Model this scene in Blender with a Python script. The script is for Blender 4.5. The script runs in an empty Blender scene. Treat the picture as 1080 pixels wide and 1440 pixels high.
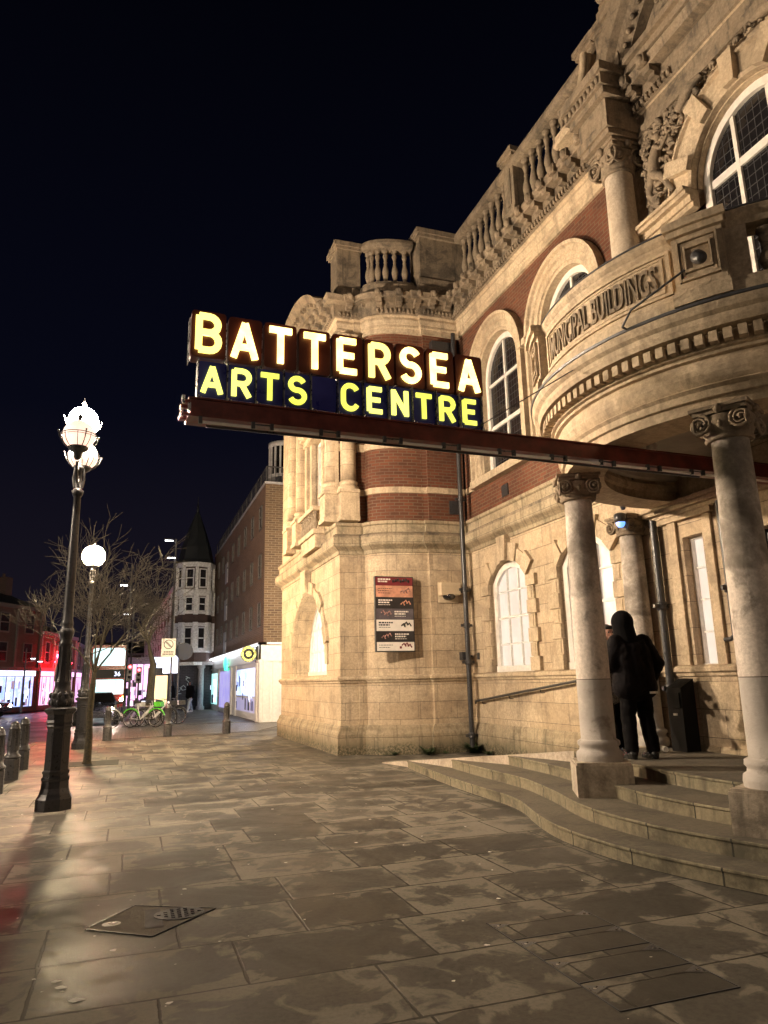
import bpy, math, random
from math import sin, cos, pi, radians, sqrt, atan2, hypot
from mathutils import Vector, Matrix
random.seed(7)
SC = bpy.context.scene
COL = SC.collection

# ------------------------------------------------------------------ materials
class NT:
    """tiny helper for node trees"""
    def __init__(s, name):
        s.m = bpy.data.materials.new(name); s.m.use_nodes = True
        s.t = s.m.node_tree; s.t.nodes.clear()
        s.out = s.t.nodes.new('ShaderNodeOutputMaterial')
        s.b = s.t.nodes.new('ShaderNodeBsdfPrincipled')
        s.t.links.new(s.b.outputs[0], s.out.inputs[0])
    def n(s, typ, **kw):
        n = s.t.nodes.new('ShaderNode' + typ)
        for k, v in kw.items():
            setattr(n, k, v)
        return n
    def l(s, a, b): s.t.links.new(a, b)
    def val(s, sock, v):
        if isinstance(v, (int, float)): sock.default_value = v
        elif isinstance(v, (tuple, list)): sock.default_value = v
        else: s.l(v, sock)
    def math(s, op, a, b=0.0, c=0.0, clamp=False):
        n = s.n('Math', operation=op); n.use_clamp = clamp
        s.val(n.inputs[0], a); s.val(n.inputs[1], b); s.val(n.inputs[2], c)
        return n.outputs[0]
    def uv(s): return s.n('UVMap').outputs[0] if False else s.n('TexCoord').outputs['UV']
    def obj(s): return s.n('TexCoord').outputs['Object']
    def scale(s, v, x, y, z=1.0):
        n = s.n('Mapping'); s.l(v, n.inputs[0]); n.inputs['Scale'].default_value = (x, y, z); return n.outputs[0]
    def noise(s, v, sc=5.0, det=4.0, rough=.6, dist=0.0):
        n = s.n('TexNoise'); s.l(v, n.inputs['Vector'])
        n.inputs['Scale'].default_value = sc; n.inputs['Detail'].default_value = det
        n.inputs['Roughness'].default_value = rough; n.inputs['Distortion'].default_value = dist
        return n.outputs[0]
    def ramp(s, f, a, b, lo=0.0, hi=1.0):
        n = s.n('MapRange'); n.interpolation_type = 'SMOOTHSTEP'; s.val(n.inputs[0], f)
        n.inputs[1].default_value = a; n.inputs[2].default_value = b
        n.inputs[3].default_value = lo; n.inputs[4].default_value = hi
        return n.outputs[0]
    def mix(s, f, a, b, mode='MIX'):
        n = s.n('Mix', data_type='RGBA', blend_type=mode)
        s.val(n.inputs[0], f)
        for sock, v in ((n.inputs[6], a), (n.inputs[7], b)):
            if isinstance(v, tuple): sock.default_value = (v[0], v[1], v[2], 1)
            else: s.l(v, sock)
        return n.outputs[2]
    def bump(s, h, strength=.3, dist=.01):
        n = s.n('Bump'); n.inputs['Strength'].default_value = strength; n.inputs['Distance'].default_value = dist
        s.l(h, n.inputs['Height']); s.l(n.outputs[0], s.b.inputs['Normal'])
    def col(s, c): 
        if isinstance(c, tuple): s.b.inputs['Base Color'].default_value = (c[0], c[1], c[2], 1)
        else: s.l(c, s.b.inputs['Base Color'])
    def rough(s, r): s.val(s.b.inputs['Roughness'], r)
M = {}

def stone(name, base, dark, joints=True, dirt=.45, jw=.9, jh=.36, streak=.5, ms=.004, md=.24, bv=(.80, .77, .74)):
    t = NT(name); uv = t.uv(); ob = t.obj()
    n1 = t.noise(ob, 2.2, 6, .66, .4); n2 = t.noise(ob, 22, 5, .75); n5 = t.noise(ob, .7, 3, .5)
    st = t.noise(t.scale(uv, 5.5, .45), 1.6, 4, .6, .3)
    c = t.mix(t.ramp(n2, .32, .68), tuple(x*.72 for x in base), tuple(min(1, x*1.16) for x in base))
    c = t.mix(t.ramp(n5, .35, .65, 0, .35), c, (base[0]*.92, base[1]*.84, base[2]*.74))
    c = t.mix(t.math('MULTIPLY', t.ramp(t.noise(ob, .9, 7, .72, .9), .52, .66), dirt*.7), c, (dark[0]*1.1, dark[1]*1.1, dark[2]*1.15))
    c = t.mix(t.math('MULTIPLY', t.ramp(n1, .45, .72), dirt), c, dark)
    c = t.mix(t.math('MULTIPLY', t.ramp(st, .5, .75), streak), c, dark)
    if name == 'stone_plinth':   # moss and damp at the foot of the walls
        sz = t.n('SeparateXYZ'); t.l(ob, sz.inputs[0])
        ms_ = t.math('MULTIPLY', t.ramp(t.math('ADD', sz.outputs[2], t.math('MULTIPLY', n1, .5)), .34, .62, 1, 0), t.ramp(n2, .3, .6))
        c = t.mix(t.math('MULTIPLY', ms_, .9), c, (.035, .038, .016))
    hgt = n2
    if joints:
        b = t.n('TexBrick'); t.l(uv, b.inputs[0])
        b.inputs['Scale'].default_value = 1.0; b.inputs['Brick Width'].default_value = jw; b.inputs['Row Height'].default_value = jh
        b.inputs['Mortar Size'].default_value = ms; b.inputs['Mortar Smooth'].default_value = .3; b.inputs['Bias'].default_value = 0
        b.inputs['Color1'].default_value = (1, 1, 1, 1); b.inputs['Color2'].default_value = bv+(1,)
        c = t.mix(.8, c, b.outputs[0], 'MULTIPLY')
        c = t.mix(t.math('MULTIPLY', b.outputs[1], md), c, tuple(x*.6 for x in dark))
        hgt = t.math('SUBTRACT', t.math('MULTIPLY', n2, .3), b.outputs[1])
    t.col(c); t.rough(.85); t.bump(hgt, .75, .012)
    M[name] = t.m
stone('stone', (.53, .42, .29), (.17, .13, .095), dirt=.5, streak=.55)
stone('stone_plain', (.51, .405, .28), (.12, .092, .062), joints=False, dirt=.55, streak=.5)
stone('stone_weathered', (.25, .195, .135), (.045, .037, .028), joints=False, dirt=.9, streak=.7)
stone('stone_column', (.50, .42, .33), (.24, .19, .14), joints=False, dirt=.6, streak=.25)
def shaft_stone():
    t = NT('stone_shaft'); ob = t.obj(); s = t.n('SeparateXYZ'); t.l(ob, s.inputs[0]); z = s.outputs[2]
    n1 = t.noise(ob, 2.6, 6, .65, .4); n2 = t.noise(ob, 24, 5, .75); n3 = t.noise(ob, 1.1, 4, .6)
    c = t.mix(t.ramp(n2, .3, .7), (.46, .40, .34), (.68, .60, .52))
    zz = t.math('ADD', z, t.math('MULTIPLY', t.math('SUBTRACT', n3, .5), .5))
    up = t.math('MULTIPLY', t.ramp(zz, 2.42, 2.47), t.ramp(n1, .3, .6))     # old grimy upper drum
    c = t.mix(t.math('MULTIPLY', up, .75), c, (.13, .11, .085))
    low = t.math('MULTIPLY', t.ramp(z, 1.50, 1.515, 1, 0), t.ramp(n1, .2, .5, .4, .9))  # newer grey patch below
    c = t.mix(low, c, (.36, .33, .295))
    c = t.mix(t.math('MULTIPLY', t.ramp(n1, .55, .68), .7), c, (.15, .125, .10))
    j = t.math('GREATER_THAN', t.math('ABSOLUTE', t.math('SUBTRACT', z, 1.508)), .004)
    c = t.mix(t.math('SUBTRACT', 1, j), c, (.1, .08, .06))
    t.col(c); t.rough(.8); t.bump(t.math('ADD', n2, n1), .6, .01); M['stone_shaft'] = t.m
shaft_stone()
stone('stone_plinth', (.38, .31, .21), (.10, .085, .055), dirt=.7, streak=.8)
stone('stone_step', (.125, .108, .08), (.04, .035, .026), joints=False, dirt=.7, streak=.15)

def brick(name, c1, c2, mortar, w=.225, h=.075, ms=.009, dirt=.3):
    t = NT(name); uv = t.uv()
    b = t.n('TexBrick'); t.l(uv, b.inputs[0])
    b.inputs['Scale'].default_value = 1.0; b.inputs['Brick Width'].default_value = w; b.inputs['Row Height'].default_value = h
    b.inputs['Mortar Size'].default_value = ms; b.inputs['Mortar Smooth'].default_value = .2
    b.inputs['Color1'].default_value = c1+(1,); b.inputs['Color2'].default_value = c2+(1,); b.inputs['Mortar'].default_value = mortar+(1,)
    n1 = t.noise(t.obj(), 1.3, 5, .65); n2 = t.noise(t.obj(), 30, 2, .6)
    c = t.mix(t.math('MULTIPLY', t.ramp(n1, .4, .75), dirt), b.outputs[0], tuple(x*.3 for x in c1))
    c = t.mix(t.math('MULTIPLY', n2, .3), c, tuple(x*.6 for x in c2))
    t.col(c); t.rough(.85); t.bump(t.math('SUBTRACT', t.math('MULTIPLY', n2, .3), b.outputs[1]), .5, .006)
    M[name] = t.m
brick('brick_red', (.165, .050, .020), (.09, .030, .013), (.15, .10, .065), dirt=.5)
brick('brick_brown', (.17, .095, .062), (.11, .06, .042), (.20, .16, .12), h=.08)
brick('brick_dark', (.10, .055, .045), (.07, .04, .035), (.12, .1, .09))
brick('brick_yellow', (.155, .095, .052), (.085, .05, .03), (.22, .17, .115), w=.3, h=.1, ms=.014)
brick('brick_black', (.05, .045, .055), (.03, .03, .035), (.08, .07, .09), w=.3, h=.1, ms=.012)

def plain(name, c, rough=.5, metal=0.0, var=.25, sc=9, spec=None):
    t = NT(name)
    if max(c) < .01: t.b.inputs['Specular IOR Level'].default_value = .12
    n = t.noise(t.obj(), sc, 4, .65)
    t.col(t.mix(t.ramp(n, .35, .7), tuple(x*(1-var) for x in c), tuple(min(1, x*(1+var*.5)) for x in c)))
    t.rough(t.ramp(n, .3, .7, max(.05, rough-.12), min(1, rough+.12))); t.b.inputs['Metallic'].default_value = metal
    t.bump(n, .15, .004)
    M[name] = t.m
plain('white_paint', (.74, .70, .64), .45, var=.12)
plain('grey_trim', (.36, .35, .37), .6)
plain('iron', (.035, .034, .036), .38, sc=30)
plain('iron_grey', (.06, .058, .06), .36, sc=22)
plain('lead', (.055, .055, .06), .5)
plain('beam_red', (.17, .03, .018), .4, sc=5, var=.45)
plain('box_red', (.105, .016, .008), .45, sc=3)
plain('box_blue', (.035, .04, .30), .35, sc=4)
plain('box_edge', (.3, .24, .24), .4)
plain('steel', (.5, .48, .46), .3, 1.0, sc=20)
plain('plaster', (.36, .32, .27), .8, sc=2)
plain('soil', (.03, .028, .018), .95, sc=12)
plain('cloth_black', (.0045, .004, .0045), .9, sc=40)
plain('cloth_coat', (.007, .0055, .0065), .8, sc=35)
plain('cloth_grey', (.28, .27, .26), .8, sc=60, var=.7)
plain('cloth_pale', (.45, .5, .52), .8)
plain('skin', (.40, .20, .14), .5)
plain('hair', (.012, .009, .008), .55)
plain('reflective', (.85, .85, .85), .3)
plain('boot', (.02, .02, .02), .22)
plain('bark', (.085, .07, .04), .85, sc=25, var=.5)
plain('twig', (.05, .04, .025), .8, sc=20, var=.4)
plain('weed', (.035, .06, .018), .6, sc=15)
plain('slate', (.02, .024, .028), .6)
plain('shop_paint', (.8, .79, .76), .4, var=.08)
plain('bus_red', (.38, .015, .015), .25)
plain('rubber', (.015, .015, .015), .7)
plain('bike_green', (.12, .6, .05), .35)
plain('bike_white', (.6, .6, .6), .35)
plain('car_dark', (.02, .022, .03), .2)
plain('sign_white', (.7, .68, .62), .5, var=.05)
plain('sign_black', (.012, .012, .012), .5)
plain('sign_blue', (.012, .02, .05), .5)
plain('board_red', (.16, .014, .022), .4, var=.1)
plain('board_pink', (.62, .30, .20), .4, var=.3, sc=6)
plain('board_black', (.02, .017, .018), .4)
plain('board_grey', (.10, .085, .10), .4)
plain('board_white', (.75, .70, .64), .4, var=.06)
plain('board_image', (.40, .22, .20), .4, var=.8, sc=26)
plain('litter', (.75, .73, .66), .6)
plain('box_cream', (.55, .44, .30), .5, var=.1)

def glass(name, c=(.012, .011, .012), rough=.06):
    t = NT(name); n = t.noise(t.obj(), 1.7, 2, .5)
    t.col(tuple(c)); t.rough(rough); t.b.inputs['Specular IOR Level'].default_value = .8
    t.bump(n, .25, .02)
    M[name] = t.m
glass('glass_dark'); glass('glass_far', (.02, .02, .024), .15)

def emit(name, c, s, c2=None, sc=3, base=(.5, .5, .5)):
    t = NT(name)
    if name.startswith('pane'): base = (.04, .035, .03)
    t.col(tuple(base)); t.rough(.35)
    if c2:
        n = t.noise(t.obj(), sc, 3, .6)
        t.l(t.mix(t.ramp(n, .35, .65), c, c2), t.b.inputs['Emission Color'])
    else: t.b.inputs['Emission Color'].default_value = c+(1,)
    t.b.inputs['Emission Strength'].default_value = s
    M[name] = t.m
emit('pane_lit', (1, .84, .69), .90, (1, .75, .60), 2.4)
emit('pane_bright', (1, .86, .72), .86, (1, .70, .54), 2.4)
emit('pane_pavilion', (1, .86, .80), .86, (1, .79, .74), 2.4)
emit('letter_hot', (1, .80, .27), 3.4, (1, .74, .17), 7.0)
emit('letter_warm', (1, .80, .17), 2.3)
emit('letter_yellow', (.86, .88, .075), 1.25, (.95, .95, .12), 4)
emit('letter_lime', (.94, .93, .16), 1.7)
emit('globe_main', (1, .79, .57), 2900.0)
emit('globe_second', (1, .76, .45), 1250.0)
emit('globe_back', (1, .79, .60), 380.0)
emit('globe_pink', (1, .60, .44), 1.35, (1, .7, .55), 4)
emit('globe_white', (1, .86, .76), 1.8)
emit('led_white', (.9, .92, 1), 60.0)
emit('led_far', (.85, .9, 1), 14.0)
emit('shop_blue', (.26, .42, 1), 1.5, (.55, .65, 1), 2.2)
emit('shop_cyan', (.25, .85, .85), 1.2, (.6, .9, .9), 2)
emit('shop_white', (.85, .88, 1), 2.4, (.6, .68, 1), 1.2)
emit('shop_violet', (.36, .32, .85), .8, (.5, .45, .9), 1.5)
emit('shop_pink', (1, .5, .75), 1.6, (.8, .45, .9), 1.3)
emit('neon_green', (.0, .9, .48), 2.2)
emit('neon_yellow', (1, .85, .22), 2.2)
emit('red_glow', (1, .012, .02), 2.6, (1, .03, .05), .8)
emit('red_light', (1, .02, .03), 30)
emit('head_light', (1, .72, .6), 500)
emit('amber_light', (1, .5, .08), 25)
emit('poster_lit', (1, .55, .35), 1.4, (1, .85, .35), 3.2)
emit('bus_window', (.7, .9, .95), 1.6, (.4, .7, .7), 1.2)
emit('blue_lens', (.1, .35, 1), 1.6)
emit('sky_dot', (1, 1, 1), 2)

def paving():
    t = NT('paving'); ob = t.obj()
    s = t.n('SeparateXYZ'); t.l(ob, s.inputs[0]); x, y = s.outputs[0], s.outputs[1]
    R = .70
    yr = t.math('DIVIDE', t.math('ADD', y, 50.32), R); row = t.math('FLOOR', yr)
    wn = t.n('TexWhiteNoise', noise_dimensions='1D'); t.l(row, wn.inputs['W'])
    wr = wn.outputs[0]
    W = t.math('ADD', t.math('MULTIPLY', wr, .45), .72)
    xs = t.math('DIVIDE', t.math('ADD', x, t.math('MULTIPLY', wr, 37.7)), W)
    ci = t.math('FLOOR', xs)
    cmb = t.n('CombineXYZ'); t.l(ci, cmb.inputs[0]); t.l(row, cmb.inputs[1])
    w2 = t.n('TexWhiteNoise', noise_dimensions='2D'); t.l(cmb.outputs[0], w2.inputs['Vector']); rnd = w2.outputs[0]
    fx = t.math('FRACT', xs); fy = t.math('FRACT', yr)
    dx = t.math('MULTIPLY', t.math('MINIMUM', fx, t.math('SUBTRACT', 1, fx)), W)
    dy = t.math('MULTIPLY', t.math('MINIMUM', fy, t.math('SUBTRACT', 1, fy)), R)
    wob = t.math('MULTIPLY', t.math('SUBTRACT', t.noise(ob, 9, 3), .5), .02)
    d = t.math('ADD', t.math('MINIMUM', dx, dy), wob)
    joint = t.ramp(d, .0055, .011, 1, 0)
    n1 = t.noise(ob, 1.15, 5, .62, .6); n2 = t.noise(ob, 24, 4, .75); n3 = t.noise(ob, 3.3, 6, .56, 1.2)
    n4 = t.noise(ob, .42, 3, .6)
    base = t.mix(rnd, (.056, .050, .041), (.092, .083, .069))
    base = t.mix(t.math('MULTIPLY', t.ramp(n2, .38, .66), .55), base, (.038, .034, .028))
    # pale dried patches with blotchy edges that hug the slab joints
    edge = t.ramp(d, 0, .24, .16, -.03)
    sel = t.math('ADD', t.math('ADD', n3, edge), t.math('MULTIPLY', t.math('SUBTRACT', rnd, .5), .16))
    sel = t.math('ADD', sel, t.math('MULTIPLY', t.math('SUBTRACT', n4, .5), .5))
    sel = t.math('ADD', sel, t.math('MULTIPLY', t.math('SUBTRACT', t.noise(ob, 13, 4, .7), .5), .10))
    dry = t.math('MULTIPLY', t.ramp(sel, .565, .675), t.ramp(t.noise(ob, 38, 3, .7), .25, .6, .55, 1))
    c = t.mix(t.math('MULTIPLY', dry, .66), base, (.255, .228, .18))
    dk = t.ramp(t.noise(ob, .8, 5, .65, .5), .56, .7)
    c = t.mix(t.math('MULTIPLY', dk, .45), c, (.04, .034, .028))
    vor = t.n('TexVoronoi'); t.l(ob, vor.inputs[0]); vor.inputs['Scale'].default_value = 2.6
    vor.inputs['Randomness'].default_value = 1
    w3 = t.n('TexWhiteNoise', noise_dimensions='3D'); t.l(vor.outputs['Position'], w3.inputs['Vector'])
    spot = t.math('MULTIPLY', t.ramp(vor.outputs[0], .035, .06, 1, 0), t.math('GREATER_THAN', w3.outputs[0], .35))
    c = t.mix(t.math('MULTIPLY', spot, .6), c, (.035, .03, .025))
    v2 = t.n('TexVoronoi'); t.l(ob, v2.inputs[0]); v2.inputs['Scale'].default_value = 3.7
    w4 = t.n('TexWhiteNoise', noise_dimensions='3D'); t.l(v2.outputs['Position'], w4.inputs['Vector'])
    spot2 = t.math('MULTIPLY', t.ramp(v2.outputs[0], .03, .05, 1, 0), t.math('GREATER_THAN', w4.outputs[0], .9))
    c = t.mix(t.math('MULTIPLY', spot2, .7), c, (.6, .56, .45))
    c = t.mix(t.math('MULTIPLY', joint, .8), c, (.022, .018, .013))
    t.col(c)
    t.rough(t.math('ADD', t.ramp(n1, .35, .7, .46, .68), t.math('MULTIPLY', dry, .16)))
    t.b.inputs['Specular IOR Level'].default_value = .24
    h = t.math('ADD', t.math('MULTIPLY', n2, .25), t.math('MULTIPLY', rnd, .45))
    h = t.math('SUBTRACT', h, t.math('MULTIPLY', joint, .9))
    t.bump(h, .55, .007)
    M['paving'] = t.m
paving()
def setts():
    t = NT('setts'); ob = t.obj()
    b = t.n('TexBrick'); t.l(ob, b.inputs[0])
    b.inputs['Scale'].default_value = 1.0; b.inputs['Brick Width'].default_value = .24; b.inputs['Row Height'].default_value = .16
    b.inputs['Mortar Size'].default_value = .02; b.inputs['Mortar Smooth'].default_value = .6
    b.inputs['Color1'].default_value = (.2, .17, .13, 1); b.inputs['Color2'].default_value = (.1, .09, .075, 1); b.inputs['Mortar'].default_value = (.035, .03, .028, 1)
    t.col(b.outputs[0]); t.rough(.42); t.bump(t.math('SUBTRACT', t.noise(ob, 14, 3), b.outputs[1]), .8, .02)
    M['setts'] = t.m
setts()
def asphalt():
    t = NT('asphalt'); ob = t.obj()
    n1 = t.noise(ob, 60, 3, .7); n2 = t.noise(ob, .6, 4, .6)
    t.col(t.mix(n1, (.035, .034, .036), (.075, .072, .072))); t.rough(t.ramp(n2, .3, .7, .3, .5)); t.bump(n1, .5, .01)
    t.b.inputs['Specular IOR Level'].default_value = .6
    M['asphalt'] = t.m
asphalt()

# ------------------------------------------------------------------ mesh builder
class MB:
    def __init__(s): s.v = []; s.f = []; s.uv = []; s.sm = []
    def face(s, pts, uv=None, smooth=False):
        i = len(s.v); s.v += [tuple(p) for p in pts]
        s.f.append(tuple(range(i, i+len(pts)))); s.sm.append(smooth)
        if uv is None:
            a, b, c = Vector(pts[0]), Vector(pts[1]), Vector(pts[2])
            n = (b-a).cross(c-a)
            if n.length < 1e-12 and len(pts) > 3: n = (c-a).cross(Vector(pts[3])-a)
            if n.length > 0: n.normalize()
            if abs(n.z) > .8: uv = [(p[0], p[1]) for p in pts]
            else:
                h = hypot(n.x, n.y) or 1; tx, ty = -n.y/h, n.x/h
                if abs(tx) > abs(ty): 
                    if tx < 0: tx, ty = -tx, -ty
                elif ty < 0: tx, ty = -tx, -ty
                uv = [(p[0]*tx+p[1]*ty, p[2]) for p in pts]
        s.uv.append(uv)
    def grid(s, rows, uvs=None, smooth=False, closed=False):
        """rows of points, shared vertices"""
        i0 = len(s.v); m = len(rows[0])
        for r in rows: s.v += [tuple(p) for p in r]
        for a in range(len(rows)-1):
            for b in range(m if closed else m-1):
                b2 = (b+1) % m
                s.f.append((i0+a*m+b, i0+a*m+b2, i0+(a+1)*m+b2, i0+(a+1)*m+b)); s.sm.append(smooth)
                if uvs:
                    bb = b+1
                    s.uv.append([uvs(a, b), uvs(a, bb), uvs(a+1, bb), uvs(a+1, b)])
                else: s.uv.append([(b*.1, a*.1), (b*.1+.1, a*.1), (b*.1+.1, a*.1+.1), (b*.1, a*.1+.1)])
    def box(s, x0, x1, y0, y1, z0, z1):
        s.hexa([(x0, y0), (x1, y0), (x1, y1), (x0, y1)], z0, z1)
    def hexa(s, poly, z0, z1):
        n = len(poly)
        for i in range(n):
            a, b = poly[i], poly[(i+1) % n]
            s.face([(a[0], a[1], z0), (b[0], b[1], z0), (b[0], b[1], z1), (a[0], a[1], z1)])
        s.face([(p[0], p[1], z1) for p in poly]); s.face([(p[0], p[1], z0) for p in reversed(poly)])
    def obox(s, c, hx, hy, hz, rz=0.0, mat=None):
        P = []
        for dz in (-1, 1):
            for dx, dy in ((-1, -1), (1, -1), (1, 1), (-1, 1)):
                P.append(Vector((dx*hx, dy*hy, dz*hz)))
        R = mat if mat is not None else Matrix.Rotation(rz, 3, 'Z')
        P = [R @ p + Vector(c) for p in P]
        for q in ((0, 1, 5, 4), (1, 2, 6, 5), (2, 3, 7, 6), (3, 0, 4, 7), (4, 5, 6, 7), (3, 2, 1, 0)):
            s.face([P[k] for k in q])
    def bar(s, p, q, w, h=None):
        """rectangular bar between two points"""
        p, q = Vector(p), Vector(q); d = q-p; L = d.length
        if L < 1e-6: return
        R = d.to_track_quat('X', 'Z').to_matrix()
        s.obox((p+q)/2, L/2, w/2, (h or w)/2, mat=R)
    def lathe(s, cx, cy, prof, n=16, a0=0.0, a1=2*pi, smooth=True, sx=1, sy=1):
        full = abs(a1-a0-2*pi) < 1e-6
        m = n if full else n+1
        rows = []
        for r, z in prof:
            rows.append([(cx+r*sx*cos(a0+(a1-a0)*k/n), cy+r*sy*sin(a0+(a1-a0)*k/n), z) for k in range(m)])
        rm = max(p[0] for p in prof)
        i0 = len(s.v)
        for r in rows: s.v += r
        for a in range(len(rows)-1):
            sharp = False
            for b in range(n):
                b2 = (b+1) % m if full else b+1
                s.f.append((i0+a*m+b, i0+a*m+b2, i0+(a+1)*m+b2, i0+(a+1)*m+b)); s.sm.append(smooth)
                u0, u1 = rm*(a1-a0)*b/n, rm*(a1-a0)*(b+1)/n
                z0, z1 = prof[a][1], prof[a+1][1]
                s.uv.append([(u0, z0), (u1, z0), (u1, z1), (u0, z1)])
        if full:
            for r, z, flip in ((prof[0][0], prof[0][1], True), (prof[-1][0], prof[-1][1], False)):
                if r > 1e-4:
                    pts = [(cx+r*sx*cos(2*pi*k/n), cy+r*sy*sin(2*pi*k/n), z) for k in range(n)]
                    s.face(list(reversed(pts)) if flip else pts)
    def tube(s, pts, r, n=8, caps=True):
        pts = [Vector(p) for p in pts]
        rs = r if isinstance(r, (list, tuple)) else [r]*len(pts)
        rows = []; prev = None
        for i, p in enumerate(pts):
            d = (pts[min(i+1, len(pts)-1)]-pts[max(i-1, 0)]); 
            if d.length < 1e-9: d = Vector((0, 0, 1))
            d.normalize()
            if prev is None:
                a = Vector((0, 0, 1)) if abs(d.z) < .9 else Vector((1, 0, 0))
                u = d.cross(a).normalized()
            else:
                u = prev - d*prev.dot(d)
                u = u.normalized() if u.length > 1e-6 else d.orthogonal().normalized()
            prev = u; w = d.cross(u)
            rows.append([tuple(p+(u*cos(2*pi*k/n)+w*sin(2*pi*k/n))*rs[i]) for k in range(n)])
        s.grid(rows, smooth=True, closed=True)
        if caps:
            s.face(list(reversed(rows[0]))); s.face(rows[-1])
    def sphere(s, c, r, n=14, m=9, sz=1.0):
        prof = [(max(1e-4, r*sin(pi*k/m)), c[2]-r*sz*cos(pi*k/m)) for k in range(m+1)]
        s.lathe(c[0], c[1], prof, n)
    def sweep(s, path, prof, smooth=False, cap=True, u0=0.0):
        """path: plan points, outward side is to the LEFT of travel; prof: (outset, z)"""
        P = [Vector((p[0], p[1])) for p in path]; n = len(P); offs = []
        for i in range(n):
            d1 = (P[i]-P[i-1]).normalized() if i > 0 else None
            d2 = (P[i+1]-P[i]).normalized() if i < n-1 else None
            if d1 is None: d1 = d2
            if d2 is None: d2 = d1
            n1 = Vector((-d1.y, d1.x)); n2 = Vector((-d2.y, d2.x))
            k = n1+n2; k = k/max(.25, k.dot(n1)) if k.length > 1e-6 else n1
            offs.append(k)
        us = [u0]
        for i in range(1, n): us.append(us[-1]+(P[i]-P[i-1]).length)
        # v coordinate along profile
        vs = [prof[0][1]]
        for j in range(1, len(prof)): vs.append(vs[-1]+hypot(prof[j][0]-prof[j-1][0], prof[j][1]-prof[j-1][1]))
        for j in range(len(prof)-1):
            for i in range(n-1):
                a = P[i]+offs[i]*prof[j][0]; b = P[i+1]+offs[i+1]*prof[j][0]
                c = P[i+1]+offs[i+1]*prof[j+1][0]; d = P[i]+offs[i]*prof[j+1][0]
                s.face([(a.x, a.y, prof[j][1]), (b.x, b.y, prof[j][1]), (c.x, c.y, prof[j+1][1]), (d.x, d.y, prof[j+1][1])],
                       [(us[i], vs[j]), (us[i+1], vs[j]), (us[i+1], vs[j+1]), (us[i], vs[j+1])], smooth)
        if cap:
            for i in (0, n-1):
                pts = [(P[i].x+offs[i].x*o, P[i].y+offs[i].y*o, z) for o, z in prof]
                pts += [(P[i].x-offs[i].x*.02, P[i].y-offs[i].y*.02, prof[-1][1]), (P[i].x-offs[i].x*.02, P[i].y-offs[i].y*.02, prof[0][1])]
                s.face(pts)
    def build(s, name, mat, parent=None, merge=False):
        me = bpy.data.meshes.new(name); me.from_pydata(s.v, [], s.f)
        ul = me.uv_layers.new(name='UVMap'); k = 0
        fl = []
        for u in s.uv:
            for q in u: fl += [q[0], q[1]]
        ul.data.foreach_set('uv', fl)
        me.polygons.foreach_set('use_smooth', s.sm)
        me.materials.append(M[mat] if isinstance(mat, str) else mat)
        me.update()
        o = bpy.data.objects.new(name, me); COL.objects.link(o)
        if parent is not None: o.parent = parent
        return o

def thing(name, label, cat, loc=(0, 0, 0), rz=0.0, group=None):
    o = bpy.data.objects.new(name, None); o.empty_display_size = .2; COL.objects.link(o)
    o.location = loc; o.rotation_euler = (0, 0, rz)
    o['label'] = label; o['category'] = cat
    if group: o['group'] = group
    return o
def tag(o, label, cat, group=None):
    o['label'] = label; o['category'] = cat
    if group: o['group'] = group
    return o
def struct(o, kind='structure'): o['kind'] = kind; return o
def dup(root, loc, label, rz=None, scale=None):
    r = root.copy(); COL.objects.link(r); r.location = loc; r['label'] = label
    if rz is not None: r.rotation_euler = (0, 0, rz)
    if scale is not None: r.scale = (scale,)*3
    for ch in list(root.children):
        c = ch.copy(); COL.objects.link(c); c.parent = r
        for g in list(ch.children):
            d = g.copy(); COL.objects.link(d); d.parent = c
    return r

# frames: map (u, z, out) to world for a flat wall face
class Fr:
    def __init__(s, ox, oy, ux, uy, nx, ny): s.o = (ox, oy); s.u = (ux, uy); s.n = (nx, ny)
    def __call__(s, u, z, d=0.0): return (s.o[0]+s.u[0]*u+s.n[0]*d, s.o[1]+s.u[1]*u+s.n[1]*d, z)
WALL = Fr(7.3, 0, 0, 1, -1, 0)        # recessed front wall, u = y
PAV = Fr(4.4, 0, 0, 1, -1, 0)         # pavilion front, u = y
def fbox(mb, F, u0, u1, z0, z1, d0, d1):
    P = [F(u, z, d) for d in (d0, d1) for u, z in ((u0, z0), (u1, z0), (u1, z1), (u0, z1))]
    for q in ((4, 5, 6, 7), (3, 2, 1, 0), (0, 1, 5, 4), (1, 2, 6, 5), (2, 3, 7, 6), (3, 0, 4, 7)): mb.face([P[k] for k in q])
def arch_pts(c, w, zs, rise, n=16):
    """from (c-w, zs) over to (c+w, zs)"""
    return [(c-w*cos(pi*k/n), zs+rise*sin(pi*k/n)) for k in range(n+1)]
def seg_pts(c, w, zs, rise, n=10):
    R = (w*w+rise*rise)/(2*rise); a = math.asin(w/R)
    return [(c+R*sin(-a+2*a*k/n), zs-(R-rise)+R*cos(-a+2*a*k/n)) for k in range(n+1)]
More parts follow.
